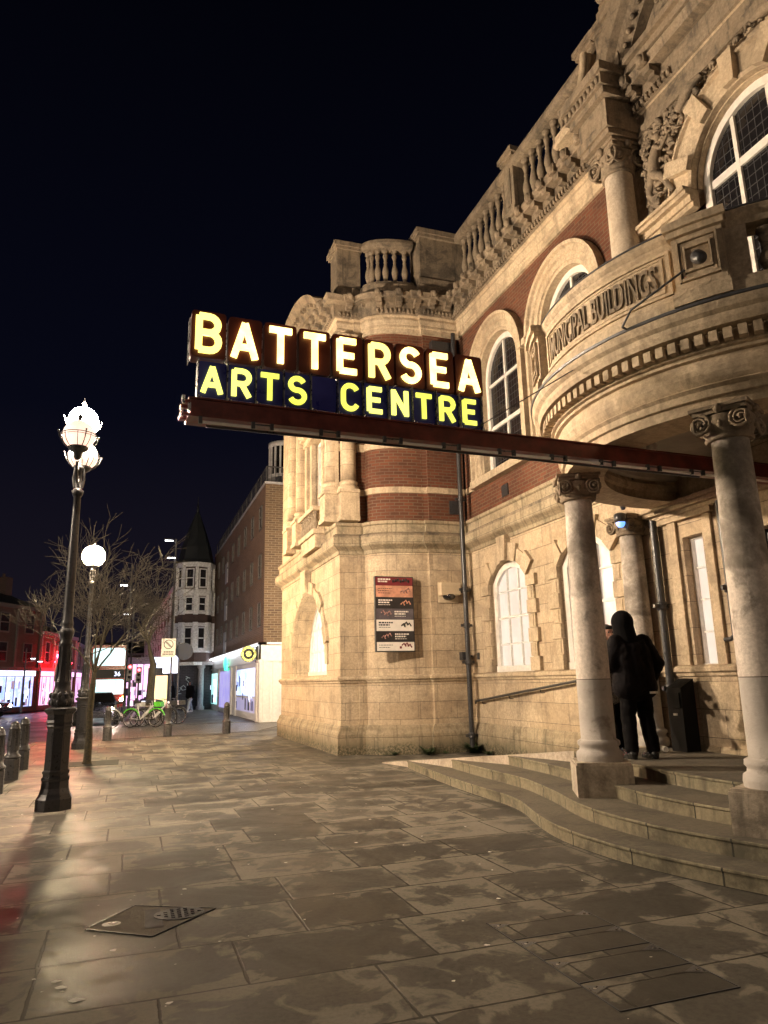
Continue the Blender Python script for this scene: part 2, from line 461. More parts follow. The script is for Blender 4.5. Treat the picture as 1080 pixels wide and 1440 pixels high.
def wall_open(mb, F, u0, u1, z0, z1, ops, d=0.0):
    """ops: list of (c, w(half), sill, top-curve points) sorted by c"""
    cur = u0
    q = lambda a, b, c, e: mb.face([F(a, c, d), F(b, c, d), F(b, e, d), F(a, e, d)], [(a, c), (b, c), (b, e), (a, e)])
    for c, w, sill, top, depth in ops:
        if c-w > cur: q(cur, c-w, z0, z1)
        if sill > z0: q(c-w, c+w, z0, sill)
        for (a, za), (b, zb) in zip(top, top[1:]):
            mb.face([F(a, za, d), F(b, zb, d), F(b, z1, d), F(a, z1, d)], [(a, za), (b, zb), (b, z1), (a, z1)])
        outl = [(c-w, sill)]+list(top)+[(c+w, sill)]
        for (a, za), (b, zb) in zip(outl, outl[1:]+outl[:1]):
            mb.face([F(a, za, d), F(b, zb, d), F(b, zb, d-depth), F(a, za, d-depth)])
        cur = c+w
    if u1 > cur: q(cur, u1, z0, z1)
def sweep_plane(mb, F, path, prof, closed=False):
    """path in (u,z); prof: (offset to the left of travel, outset)"""
    P = [Vector(p) for p in path]; n = len(P); offs = []
    for i in range(n):
        if closed: d1 = (P[i]-P[i-1]).normalized(); d2 = (P[(i+1) % n]-P[i]).normalized()
        else:
            d1 = (P[i]-P[i-1]).normalized() if i else None; d2 = (P[i+1]-P[i]).normalized() if i < n-1 else None
            if d1 is None: d1 = d2
            if d2 is None: d2 = d1
        n1 = Vector((-d1.y, d1.x)); n2 = Vector((-d2.y, d2.x)); k = n1+n2; k = k/max(.3, k.dot(n1)); offs.append(k)
    m = n if closed else n-1
    for j in range(len(prof)-1):
        for i in range(m):
            i2 = (i+1) % n
            a = P[i]+offs[i]*prof[j][0]; b = P[i2]+offs[i2]*prof[j][0]; c = P[i2]+offs[i2]*prof[j+1][0]; e = P[i]+offs[i]*prof[j+1][0]
            mb.face([F(a.x, a.y, prof[j][1]), F(b.x, b.y, prof[j][1]), F(c.x, c.y, prof[j+1][1]), F(e.x, e.y, prof[j+1][1])])
    if not closed:
        for i in (0, n-1):
            mb.face([F(*(P[i]+offs[i]*o), d) for o, d in prof])
plain('cover_stone', (.15, .12, .082), .45, sc=14)
plain('turret_white', (.8, .8, .82), .6)
emit('led_key', (1, .80, .60), 5200.0)
plain('tube_glass', (.9, .84, .8), .2, var=.03)
emit('head_small', (1, .85, .7), 20)
emit('red_key', (1, .012, .03), 800.0)
emit('shop_dim', (.42, .42, .85), .45, (.5, .45, .8), 1.5)
plain('bin_black', (.007, .007, .007), .7)
emit('uplight', (1, .82, .52), 2600.0)
emit('red_flood', (1, .01, .02), 190.0)
plain('display_dark', (.03, .03, .06), .5)
emit('display_mid', (.35, .35, .75), .5, (.75, .45, .4), 6)
emit('led_side', (1, .84, .62), 1900.0)
plain('trim_dim', (.12, .11, .105), .6)
stone('stone_block', (.42, .36, .28), (.11, .09, .065), joints=False, dirt=.95, streak=.8)
emit('added_glow_strip', (.85, .9, 1), 16.0)

# ------------------------------------------------------------------ town hall
WORLDROOT = set()
_build = MB.build
def build(s, name, mat, parent=None):
    o = _build(s, name, mat, parent)
    if parent is not None and parent.name in WORLDROOT: o.location = -parent.location
    return o
MB.build = build
def wroot(name, label, cat, loc, group=None):
    t = thing(name, label, cat, loc, 0, group); WORLDROOT.add(t.name); return t

TH = wroot('town_hall', 'pale stone and red brick civic building with balustrade, round headed windows and columned round porch', 'building', (7.3, 6.05, 0))
CX, CY = 7.3, 6.05
Y0 = 14.92
def plan(south=-3.0, north=22.25, east=12.0):
    p = [(7.3, south), (7.3, Y0), (6.32, Y0), (6.32, Y0+.07)]
    for k in range(0, 13):
        a = radians(270-90*k/12)
        p.append((6.28+1.28*cos(a), 15.58+.58*sin(a)))
    p += [(4.82, 15.58), (4.82, 15.63), (4.4, 15.63), (4.4, north), (east, north)]
    return p
PLAN = plan()
def plan_wall(mb, z0, z1, path=None, skip=None):
    mb.sweep(path or PLAN, [(0, z0), (0, z1)], cap=False)
RET = PLAN[1:-2]          # return and curve only, ends at the pavilion corner
# lower stone walls
mb = MB()
mb.sweep(PLAN[1:-2], [(0, .4), (0, 4.5)], cap=False)
mb.sweep(PLAN[-2:], [(0, 0), (0, 4.5)], cap=False)
GW = dict(c=13.1, w=.74, sill=1.64)
ops = []
for c in (10.4, 13.1): ops.append((c, .79, 1.64, seg_pts(c, .79, 3.5, .42), .12))
ent = [(7.86, .19, 1.64, [(7.67, 3.42), (8.05, 3.42)], .22), (6.05, .85, .54, [(5.2, 3.3), (6.9, 3.3)], .25), (4.24, .19, 1.64, [(4.05, 3.42), (4.43, 3.42)], .22)]
low = [(-1.0, .79, 1.64, seg_pts(-1, .79, 3.5, .42), .12), (1.7, .79, 1.64, seg_pts(1.7, .79, 3.5, .42), .12)]
wall_open(mb, WALL, -3.0, Y0, 0, 4.5, low+list(reversed(ent))+ops)
wall_open(mb, PAV, 15.63, 22.25, .4, 4.5, [(18.7, 1.88, 1.7, arch_pts(18.7, 1.88, 1.95, 1.88, 24), .7)])
mb.build('stone_wall', 'stone', TH)
# brick storey
mb = MB()
mb.sweep(PLAN[1:-2], [(-.06, 5.0), (-.06, 9.9)], cap=False)
mb.build('brick_wall', 'brick_red', TH); mb = MB()
mb.sweep(PLAN[-2:], [(-.06, 5), (-.06, 9.9)], cap=False)
mb.build('brick_wall', 'brick_red', TH); mb = MB()
uw = [(c, .86, 5.92, arch_pts(c, .86, 8.2, .86), .22) for c in (-.9, 1.8, 10.4, 13.1)]
wall_open(mb, Fr(7.36, 0, 0, 1, -1, 0), -3.0, 3.6, 5.0, 9.9, uw[:2])
mb.build('brick_wall', 'brick_red', TH); mb = MB()
wall_open(mb, Fr(7.36, 0, 0, 1, -1, 0), 8.45, Y0+.06, 5.0, 9.9, uw[2:])
mb.build('brick_wall', 'brick_red', TH)
# stone centre bay of the upper storey
mb = MB()
wall_open(mb, Fr(7.33, 0, 0, 1, -1, 0), 3.6, 8.45, 4.9, 10.1, [(6.05, 1.55, 5.0, [(4.5, 8.2)]+arch_pts(6.05, .9, 8.3, .9)+[(7.6, 8.2)], .3)])
mb.build('stone_bay', 'stone_plain', TH)
# pavilion upper front in stone
mb = MB()
wall_open(mb, PAV, 15.63, 22.25, 5.0, 9.85, [(17.3, .55, 5.5, [(16.75, 7.7), (17.85, 7.7)], .25)], .0)
mb.build('stone_front', 'stone', TH)
# plinth, sill course, string course, bands
PL = [(.10, -.02), (.10, .42), (.085, .46), (.06, .5), (.05, .56), (.02, .6), (0, .61)]
mb = MB(); mb.sweep(PLAN, PL, cap=False); mb.build('plinth', 'stone_plinth', TH)
mb = MB(); mb.sweep(PLAN, [(0, 1.50), (.03, 1.51), (.035, 1.55), (.07, 1.57), (.075, 1.62), (.05, 1.645), (0, 1.66)], cap=False)
mb.build('sill_course', 'stone_plain', TH)
mb = MB(); mb.sweep(PLAN, [(0, 4.36), (.03, 4.37), (.04, 4.44), (.09, 4.48), (.17, 4.53), (.19, 4.56), (.19, 4.73)], cap=False)
mb.build('string_course', 'stone_plinth', TH); mb = MB()
mb.sweep(PLAN, [(.19, 4.73), (.195, 4.77), (.12, 4.82)], cap=False); mb.build('soot_ledge', 'stone_weathered', TH); mb = MB()
mb.sweep(PLAN, [(.12, 4.82), (.08, 4.84), (.08, 5.0), (.12, 5.03), (.12, 5.09), (0, 5.12), (-.06, 5.12)], cap=False)
mb.build('blocking_course', 'stone_plinth', TH)
mb = MB()
for z0, z1 in ((5.78, 5.92), (6.86, 7.04), (8.05, 8.2)):
    mb.sweep(PLAN[1:-2], [(-.06, z0), (-.02, z0), (-.02, z1), (-.06, z1)], cap=False)
    for a, b in ((11.76, 11.74), ):
        pass
    segs = [(8.45, 9.2), (11.6, 11.9), (14.3, Y0)] if z0 > 6 else [(8.45, Y0)]
    for a, b in segs: fbox(mb, WALL, a, b, z0, z1, -.06, -.02)
mb.build('stone_bands', 'stone_plain', TH)
# frieze and cornice
CORN = [(-.06, 9.80), (.0, 9.80), (.0, 9.93), (.03, 9.95), (.03, 10.0), (.0, 10.02), (.02, 10.06), (.045, 10.14), (.02, 10.22), (.05, 10.24), (.08, 10.25)]
mb = MB(); mb.sweep(PLAN, CORN, cap=False); mb.build('frieze', 'stone_plain', TH)
mb = MB(); mb.sweep(PLAN, [(.08, 10.25), (.12, 10.26), (.14, 10.4), (.14, 10.42), (.14, 10.58), (.33, 10.59), (.34, 10.66), (.38, 10.72), (.37, 10.74), (.04, 10.86), (.04, 11.12), (-.5, 11.12)], cap=False)
mb.build('cornice', 'stone_weathered', TH)
def along(path, step, start=0.0):
    """points with outward normals every step along a plan path"""
    out = []; carry = start
    for a, b in zip(path, path[1:]):
        a, b = Vector(a), Vector(b); L = (b-a).length
        if L < .12: carry = max(0, carry-L); continue
        d = (b-a)/L; n = Vector((-d.y, d.x)); t = carry
        while t < L:
            out.append((a+d*t, n, atan2(d.y, d.x))); t += step
        carry = t-L
    return out
mb = MB()
for p, n, a in along(PLAN, .098, .03):
    c = p+n*.145
    if c.y < 7: continue
    mb.obox((c.x, c.y, 10.33), .032, .03, .058, a)
    q = c+n*.02
    mb.sphere((q.x, q.y, 10.335), .034, 6, 4, 1.4)
mb.build('egg_moulding', 'stone_weathered', TH)
mb = MB()
for p, n, a in along(PLAN, .42, .2):
    if p.y < 7: continue
    c = p+n*.22
    mb.obox((c.x, c.y, 10.54), .075, .11, .05, a)
    c2 = p+n*.185; mb.obox((c2.x, c2.y, 10.46), .07, .06, .04, a)
    c3 = p+n*.40; mb.obox((c3.x, c3.y, 10.68), .085, .03, .085, a)
    c4 = p+n*.42; mb.sphere((c4.x, c4.y, 10.69), .075, 8, 6, 1.25)
mb.build('modillions', 'stone_weathered', TH)

# balustrade
BAL = [(.085, 0), (.085, .07), (.055, .09), (.05, .13), (.068, .2), (.088, .32), (.092, .40), (.075, .5), (.05, .6), (.042, .68), (.056, .71), (.042, .74), (.05, .82), (.075, .9), (.065, .95), (.05, .99), (.05, 1.03), (.085, 1.05), (.085, 1.12)]
def baluster(bal, x, y, z0, h, r=1.0):
    m = MB(); m.lathe(0, 0, [(a*r, b/1.12*h) for a, b in BAL], 12)
    return m
BALU = wbal = MB()
wbal.sweep([(7.3, -3), (7.3, Y0-.3)], [(.02, 12.28), (.09, 12.3), (.11, 12.4), (.09, 12.5), (.02, 12.56), (-.26, 12.56), (-.28, 12.3), (-.2, 12.28), (.02, 12.28)], cap=False)
wbal.sweep([(7.3, -3), (7.3, Y0-.3)], [(-.4, 11.12), (.06, 11.12), (.06, 11.18), (.0, 11.2), (-.24, 11.2)], cap=False)
BR = wbal.build('balustrade', 'stone_weathered', TH)
def pedestal(mb, x0, x1, y0, y1, z0, z1):
    mb.box(x0, x1, y0, y1, z0, z1-.2)
    mb.box(x0-.05, x1+.05, y0-.05, y1+.05, z1-.2, z1-.12); mb.box(x0-.09, x1+.09, y0-.09, y1+.09, z1-.12, z1)
    mb.box(x0-.05, x1+.05, y0-.05, y1+.05, z0+.001, z0+.16)
    mb.box(x0-.018, x0, y0+.12, y1-.12, z0+.3, z1-.36)
mb = MB()
for y in (11.86, ): pedestal(mb, 7.22, 7.56, y-.2, y+.2, 11.12, 12.72)
mb.build('balustrade_pedestal', 'stone_weathered', BR); mb = MB()
pedestal(mb, 7.2, 7.56, 8.72, 9.1, 11.12, 12.72)
mb.build('balustrade_pedestal', 'stone_weathered', BR)
b0 = None
def put_baluster(x, y, z0, h, parent, r=1.0):
    global b0
    if b0 is None:
        m = MB(); m.lathe(0, 0, [(a, b/1.12) for a, b in BAL], 12); b0 = m.build('baluster', 'stone_weathered', parent); o = b0
    else:
        o = b0.copy(); COL.objects.link(o); o.parent = parent
    o.location = (x, y, z0); o.scale = (r, r, h)
for y in [14.45, 14.15, 13.85, 13.55, 13.25, 12.95, 12.65, 12.35, 11.42, 11.14, 10.86, 10.58, 10.3, 10.02, 9.74, 9.46]:
    put_baluster(7.39, y, 11.2, 1.09, BR, .98)
# return: solid block, curved balustrade, corner pedestal
m = MB()
m.box(6.35, 7.62, 14.88, 15.55, 11.12, 12.45); m.box(6.28, 7.6, 14.80, 15.6, 12.45, 12.53); m.box(6.24, 7.62, 14.76, 15.64, 12.53, 12.66)
m.box(6.30, 7.6, 14.83, 15.6, 11.121, 11.3)
m.build('parapet_block', 'stone_weathered', BR); m = MB()
m.box(4.42, 5.02, 15.66, 16.3, 10.9, 12.25); m.box(4.37, 5.07, 15.61, 16.35, 12.25, 12.32); m.box(4.33, 5.11, 15.57, 16.39, 12.32, 12.44)
m.box(4.36, 5.08, 15.6, 16.36, 10.901, 11.1)
m.build('parapet_block', 'stone_weathered', BR)
arc = [(6.28+1.18*cos(radians(268-84*k/12)), 15.62+.5*sin(radians(268-84*k/12))) for k in range(13)]
m = MB()
m.sweep(arc, [(.0, 12.2), (.07, 12.22), (.09, 12.32), (.07, 12.42), (0, 12.46), (-.26, 12.46), (-.27, 12.2), (0, 12.2)])
m.build('curved_rail', 'stone_weathered', BR); m = MB()
m.sweep(arc, [(.06, 11.12), (.06, 11.24), (.0, 11.27), (-.25, 11.27)])
m.build('curved_base', 'stone_weathered', BR)
for k in range(6):
    a = radians(258-72*k/5); put_baluster(6.30+1.08*cos(a), 15.66+.42*sin(a), 11.27, .94, BR, .92)

# curved gable over the pavilion front
m = MB()
cv = seg_pts(18.9, 2.75, 10.6, .95, 20)
sweep_plane(m, PAV, cv, [(0, 0), (0, .22), (.1, .26), (.12, .3), (.2, .34), (.22, .44), (.34, .5), (.40, .56), (.40, 0)])
for (a, za), (b, zb) in zip(cv, cv[1:]): m.face([PAV(a, 10.7, .02), PAV(b, 10.7, .02), PAV(b, zb+.3, .02), PAV(a, za+.3, .02)])
for k in range(14):
    u, z = cv[int(k*20/13.001)]; m.obox(PAV(u, z+.16, .36), .05, .05, .05)
m.build('curved_gable', 'stone_weathered', TH)

# engaged columns on the pavilion upper floor
def ionic(mb, x, y, zb, zt, r0, r1, n=20):
    """shaft with base, tapering"""
    prof = [(r0*1.30, zb), (r0*1.34, zb+.05), (r0*1.30, zb+.10), (r0*1.14, zb+.12), (r0*1.1, zb+.155), (r0*1.22, zb+.18), (r0*1.2, zb+.215), (r0*1.03, zb+.235)]
    H = zt-zb-.235
    for k in range(13):
        t = k/12; prof.append((r0+(r1-r0)*(t**1.6), zb+.235+H*t))
    mb.lathe(x, y, prof, n)
def volute(mb, c, nrm, r, side):
    """spiral scroll in the plane facing nrm"""
    tx = Vector((-nrm[1], nrm[0], 0))*side; up = Vector((0, 0, 1)); n = Vector((nrm[0], nrm[1], 0)); pts = []; rs = []
    for k in range(23):
        a = k/22*2.2*2*pi; rr = r*(1-.78*k/22)
        pts.append(Vector(c)+tx*(cos(a+pi/2)*rr)+up*(sin(a+pi/2)*rr)+n*(.012*k/22)); rs.append(r*.17*(1-.5*k/22))
    mb.tube(pts, rs, 6)
    mb.sphere(tuple(Vector(c)+n*.02), r*.2, 8, 6)
def capital(mb, x, y, zb, h, r, rz=0.0, s=1.0):
    """ionic capital with corner volutes, egg band and abacus"""
    mb.lathe(x, y, [(r*1.02, zb), (r*1.12, zb+.02), (r*1.04, zb+.04), (r*1.08, zb+.06), (r*1.3, zb+h*.5), (r*1.22, zb+h*.72)], 20)
    mb.obox((x, y, zb+h*.84), r*1.22, r*1.22, h*.07, rz); mb.obox((x, y, zb+h*.955), r*1.34, r*1.34, h*.055, rz)
    for k in range(16):
        a = rz+2*pi*k/16; mb.sphere((x+cos(a)*r*1.22, y+sin(a)*r*1.22, zb+h*.42), r*.14, 6, 5, 1.5)
    for k in range(4):
        a = rz+k*pi/2; n = (cos(a), sin(a))
        for sd in (-1, 1):
            t = Vector((-n[1], n[0], 0))*sd
            volute(mb, Vector((x+n[0]*r*1.16, y+n[1]*r*1.16, zb+h*.48))+t*(r*.92), n, h*.33, sd)
        mb.sphere((x+n[0]*r*1.28, y+n[1]*r*1.28, zb+h*.88), h*.14, 8, 6)
for x, y in ((4.3, 15.86), (4.62, 15.6), (4.3, 19.0), (4.3, 20.15)):
    ped = MB(); r = .2
    ped.box(x-.27, x+.2, y-.27, y+.27, 5.12, 5.22); ped.box(x-.24, x+.2, y-.24, y+.24, 5.22, 5.78); ped.box(x-.28, x+.2, y-.28, y+.28, 5.78, 5.86)
    col = MB(); ionic(col, x, y, 5.86, 9.42, .185, .16); c = col.build('column', 'stone', TH)
    ped.build('pedestal', 'stone_plain', c)
    cp = MB(); capital(cp, x, y, 9.42, .36, .165); cp.build('capital', 'stone_plain', c)
# pilaster strips on the pavilion front
m = MB()
fbox(m, PAV, 15.631, 16.25, 5.12, 9.8, 0, .08); m.build('pilaster', 'stone_plain', TH); m = MB(); fbox(m, PAV, 18.6, 20.6, 5.12, 9.8, 0, .08)
m.build('pilaster', 'stone_plain', TH)

# ---------------------------------------------------------------- windows
def window(F, c, w, sill, top, d, cols, rows, pane, frame_w=.07, bars=None, mull=.03, name='window', surround=None, lattice=False):
    """white timber window set back by d; bars = z list, cols = u list; top = opening curve"""
    fr = MB()
    outl = [(c-w, sill)]+list(top)+[(c+w, sill)]
    sweep_plane(fr, F, outl, [(0.002, -d), (0.002, -d+.06), (-frame_w, -d+.06), (-frame_w, -d-.02)])
    fbox(fr, F, c-w, c+w, sill, sill+frame_w, -d-.02, -d+.08)
    o = fr.build(name, 'white_paint', TH if F is not None else None)
    def zt(u):
        for (a, za), (b, zb) in zip(top, top[1:]):
            if a <= u <= b: return za+(zb-za)*(u-a)/max(1e-6, b-a)
        return top[0][1]
    g = MB()
    for u in cols:
        wd = mull if not isinstance(u, tuple) else u[1]; uu = u if not isinstance(u, tuple) else u[0]
        fbox(g, F, uu-wd/2, uu+wd/2, sill+frame_w, zt(uu)-frame_w*.5, -d-.02, -d+.035)
    for z in rows:
        wd = mull if not isinstance(z, tuple) else z[1]; zz = z if not isinstance(z, tuple) else z[0]
        # clip to the arch
        us = [c-w+.01+k*(2*w-.02)/40 for k in range(41) if zt(c-w+.01+k*(2*w-.02)/40)-frame_w > zz]
        if us: fbox(g, F, us[0], us[-1], zz-wd/2, zz+wd/2, -d-.02, -d+.032)
    g.build('glazing_bars', 'white_paint', o)
    p = MB(); bot = [F(a, sill, -d-.005) for a, b in top]
    for (a, za), (b, zb) in zip(top, top[1:]):
        p.face([F(a, sill, -d-.005), F(b, sill, -d-.005), F(b, zb, -d-.005), F(a, za, -d-.005)])
    p.build('pane', pane, o)
    if lattice:
        q = MB()
        for k in range(1, int(2*w/.11)):
            u = c-w+k*.11; fbox(q, F, u-.004, u+.004, sill, zt(u), -d-.004, -d)
        z = sill
        while z < max(t[1] for t in top):
            us = [c-w+.01+k*(2*w-.02)/40 for k in range(41) if zt(c-w+.01+k*(2*w-.02)/40) > z]
            if us: fbox(q, F, us[0], us[-1], z-.004, z+.004, -d-.004, -d+.001)
            z += .15
        q.build('lead_lattice', 'lead', o)
    return o
def rusticated(mb, F, c, w, sill, top, spring):
    z = sill; k = 0
    while z < spring-.02:
        h = min(.27, spring-z); ww = .34 if k % 2 == 0 else .24; pr = .075 if k % 2 == 0 else .05
        for s in (-1, 1):
            a, b = c+s*w, c+s*(w+ww)
            fbox(mb, F, min(a, b), max(a, b), z+.006, z+h-.006, -.02, pr)
            if k % 2: fbox(mb, F, min(a, b)+.06, max(a, b)-.06, z+.03, z+h-.03, pr, pr+.012)
        z += h; k += 1
    n = 7; m = len(top)-1
    for i in range(n):
        t0, t1 = i/n, (i+1)/n
        def P(t): 
            x = t*m; j = min(int(x), m-1); f = x-j
            return Vector((top[j][0]+(top[j+1][0]-top[j][0])*f, top[j][1]+(top[j+1][1]-top[j][1])*f))
        a, b = P(t0), P(t1); cc = Vector((c, spring-.75)); L = .36 if i % 2 == 0 else .27; pr = .075 if i % 2 == 0 else .045
        if i == n//2: L, pr = .52, .14
        da, db = (a-cc).normalized(), (b-cc).normalized(); q = [a, b, b+db*L, a+da*L]
        tq = (b-a).normalized()*.006; q = [a+tq, b-tq, b+db*L-tq, a+da*L+tq]
        f = [F(v.x, v.y, pr) for v in q]; mb.face(f)
        for j in range(4):
            u, v = q[j], q[(j+1) % 4]; mb.face([F(u.x, u.y, -.02), F(v.x, v.y, -.02), F(v.x, v.y, pr), F(u.x, u.y, pr)])
for c, pane in ((13.1, 'pane_lit'), (10.4, 'pane_bright'), (1.7, 'pane_lit'), (-1.0, 'pane_lit')):
    top = seg_pts(c, .79, 3.5, .42)
    o = window(WALL, c, .79, 1.64, top, .12, [c-.23, c+.23], [2.22, (2.76, .05), 3.3], pane, .14)
    m = MB(); rusticated(m, WALL, c, .79, 1.66, top, 3.5); m.build('window_surround', 'stone_plain', o)
def arch_surround(c, r, spring, sill, F, R=.4):
    m = MB(); path = [(c-r, sill)]+arch_pts(c, r, spring, r, 22)+[(c+r, sill)]
    sweep_plane(m, F, path, [(-.004, -.21), (-.004, .02), (.06, .03), (.07, .06), (.2, .06), (.22, .10), (R-.08, .10), (R-.06, .16), (R, .17), (R, -.06)])
    for s in (-1, 1): fbox(m, F, c+s*(r+R)-.07, c+s*(r+R)+.07, spring-.1, spring+.03, -.05, .2)
    a = arch_pts(c, r, spring, r, 22)[11]
    return m
for c in (13.1, 10.4, 1.8, -.9):
    top = arch_pts(c, .86, 8.2, .86, 20)
    o = window(Fr(7.36, 0, 0, 1, -1, 0), c, .86, 5.92, top, .2, [(c, .06)], [(8.08, .07), (7.05, .09)], 'glass_dark', .13, lattice=True)
    m = arch_surround(c, .86, 8.2, 5.9, Fr(7.36, 0, 0, 1, -1, 0)); m.build('window_surround', 'stone_plain', o)
    m = MB(); fbox(m, WALL, c-1.3, c+1.3, 5.76, 5.93, -.06, .12); m.build('window_sill', 'stone_plain', o)
# big window of the centre bay: round head over three lights
BF = Fr(7.33, 0, 0, 1, -1, 0)
top = arch_pts(6.05, .9, 8.3, .9, 24)
o = window(BF, 6.05, .9, 5.0, top, .16, [(6.05-.3, .06), (6.05+.3, .06)], [(8.28, .12), (7.2, .08)], 'glass_dark', .12, lattice=True)
m = MB()
rr = arch_pts(6.05, .92, 8.3, .92, 24)
sweep_plane(m, BF, rr, [(0, -.1), (0, .1), (.05, .12), (.08, .09), (.38, .09), (.40, .14), (.43, .14), (.43, 0)])
for k in (3, 8, 12, 16, 21):
    u, z = rr[k]; a = atan2(z-8.3, u-6.05); 
    P = [(6.05+cos(a+da)*q, 8.3+sin(a+da)*q) for da, q in ((-.1, .93), (.1, .93), (.085, 1.42), (-.085, 1.42))]
    m.face([BF(x, y, .19) for x, y in P])
    for j in range(4):
        p, q = P[j], P[(j+1) % 4]; m.face([BF(*p, 0), BF(*q, 0), BF(*q, .19), BF(*p, .19)])
# imposts either side
for s in (-1, 1):
    a, b = 6.05+s*.93, 6.05+s*2.0
    for z0, z1, d in ((8.02, 8.1, .10), (8.1, 8.2, .14), (8.2, 8.26, .22), (8.26, 8.32, .26)): fbox(m, BF, min(a, b), max(a, b), z0, z1, -.02, d)
m.build('window_surround', 'stone_plain', o)
for s in (-1, 1):
    c = 6.05+s*1.22
    oo = window(BF, c, .24, 5.0, [(c-.24, 7.9), (c+.24, 7.9)], .16, [], [(7.2, .06)], 'glass_dark', .05)
# pavilion windows
o = window(PAV, 18.7, 1.88, 1.72, arch_pts(18.7, 1.88, 1.95, 1.88, 26), .52, [(18.7+k*.47, .035) for k in (-3, -2, -1, 0, 1, 2, 3)], [(2.35, .05), (2.95, .04)], 'pane_pavilion', .1)
m = MB(); ap = arch_pts(18.7, 1.88, 1.95, 1.88, 26)
for i in range(0, 26):
    if i % 2 == 0 or i in (12, 13): 
        pass
n = 13
for i in range(n):
    a0, a1 = pi-pi*i/n, pi-pi*(i+1)/n; L = .3 if i % 2 else .2; pr = .07 if i % 2 else .045
    if i == 6: L, pr = .62, .16
    P = [(18.7+cos(a)*q, 1.95+sin(a)*q) for a, q in ((a0-.004, 1.88), (a1+.004, 1.88), (a1+.004, 1.88+L), (a0-.004, 1.88+L))]
    m.face([PAV(x, y, pr) for x, y in P])
    for j in range(4):
        p, q = P[j], P[(j+1) % 4]; m.face([PAV(*p, -.02), PAV(*q, -.02), PAV(*q, pr), PAV(*p, pr)])
m.build('window_surround', 'stone_plain', o)
UP = wroot('uplighter', 'small lamp on the sill inside the big arched opening of the corner pavilion', 'light', (4.6, 17.1, 1.72))
m = MB(); m.box(4.52, 4.8, 16.95, 17.15, 1.7, 1.78); m.build('housing', 'iron', UP); m = MB(); m.sphere((4.66, 17.06, 1.86), .06, 12, 8); m.build('lens', 'uplight', UP)
o = window(PAV, 17.3, .55, 5.5, [(16.75, 7.7), (17.85, 7.7)], .12, [(17.3, .03)], [(6.6, .07)], 'glass_dark', .09)
m = MB()
for s in (-1, 1):
    fbox(m, PAV, 17.3+s*.55-(.0 if s > 0 else .2), 17.3+s*.55+(.2 if s > 0 else 0), 5.5, 7.7, -.02, .12)
    fbox(m, PAV, 17.3+s*.85-.07, 17.3+s*.85+.07, 5.5, 7.7, -.02, .2)
fbox(m, PAV, 16.3, 18.3, 7.7, 7.86, -.02, .24); fbox(m, PAV, 16.22, 18.38, 7.86, 7.95, -.02, .34)
sweep_plane(m, PAV, [(16.2, 7.95), (17.3, 8.5), (18.4, 7.95)], [(0, 0), (0, .28), (.1, .36), (.12, .36), (.12, 0)])
m.face([PAV(16.3, 7.95, .1), PAV(18.3, 7.95, .1), PAV(17.3, 8.47, .1)])
m.build('window_surround', 'stone_plain', o)
# balconette
m = MB(); m.box(4.0, 4.42, 16.5, 18.15, 5.02, 5.14); m.box(3.98, 4.42, 16.48, 18.17, 5.6, 5.7)
m.box(4.06, 4.42, 16.56, 18.1, 4.7, 5.02)
bc = m.build('balconette', 'stone_plain', TH)
for k in range(6):
    oo = b0.copy(); COL.objects.link(oo); oo.parent = bc; oo.location = (4.09, 16.66+k*.266, 5.14); oo.scale = (.8, .8, .46)

# entrance: sidelights, door, cornice
for c in (7.86, 4.24):
    o = window(WALL, c, .19, 1.64, [(c-.19, 3.42), (c+.19, 3.42)], .18, [], [2.1, 2.54, 2.98], 'pane_lit', .035, mull=.022, name='sidelight')
m = MB()
for a, b in ((8.12, 8.28), (7.46, 7.6), (4.5, 4.64), (3.82, 3.98)): fbox(m, WALL, a, b, 1.66, 3.66, -.02, .05)
for a, b in ((7.40, 8.46), (3.64, 4.7)):
    fbox(m, WALL, a, b, 3.66, 3.74, -.02, .08); 
fbox(m, WALL, 3.5, 8.6, 3.74, 3.8, -.02, .10); fbox(m, WALL, 3.46, 8.64, 3.8, 3.86, -.02, .17); fbox(m, WALL, 3.44, 8.66, 3.86, 3.92, -.02, .21)
m.build('entrance_cornice', 'stone_plain', TH)
m = MB(); fbox(m, WALL, 5.2, 6.9, .54, 3.3, -.25, -.2)
dr = m.build('door', 'board_black', TH)
m = MB()
for c in (5.62, 6.48):
    for z0, z1 in ((.75, 1.5), (1.65, 3.1)): fbox(m, WALL, c-.3, c+.3, z0, z1, -.2, -.17)
m.build('door_panel', 'beam_red', dr)

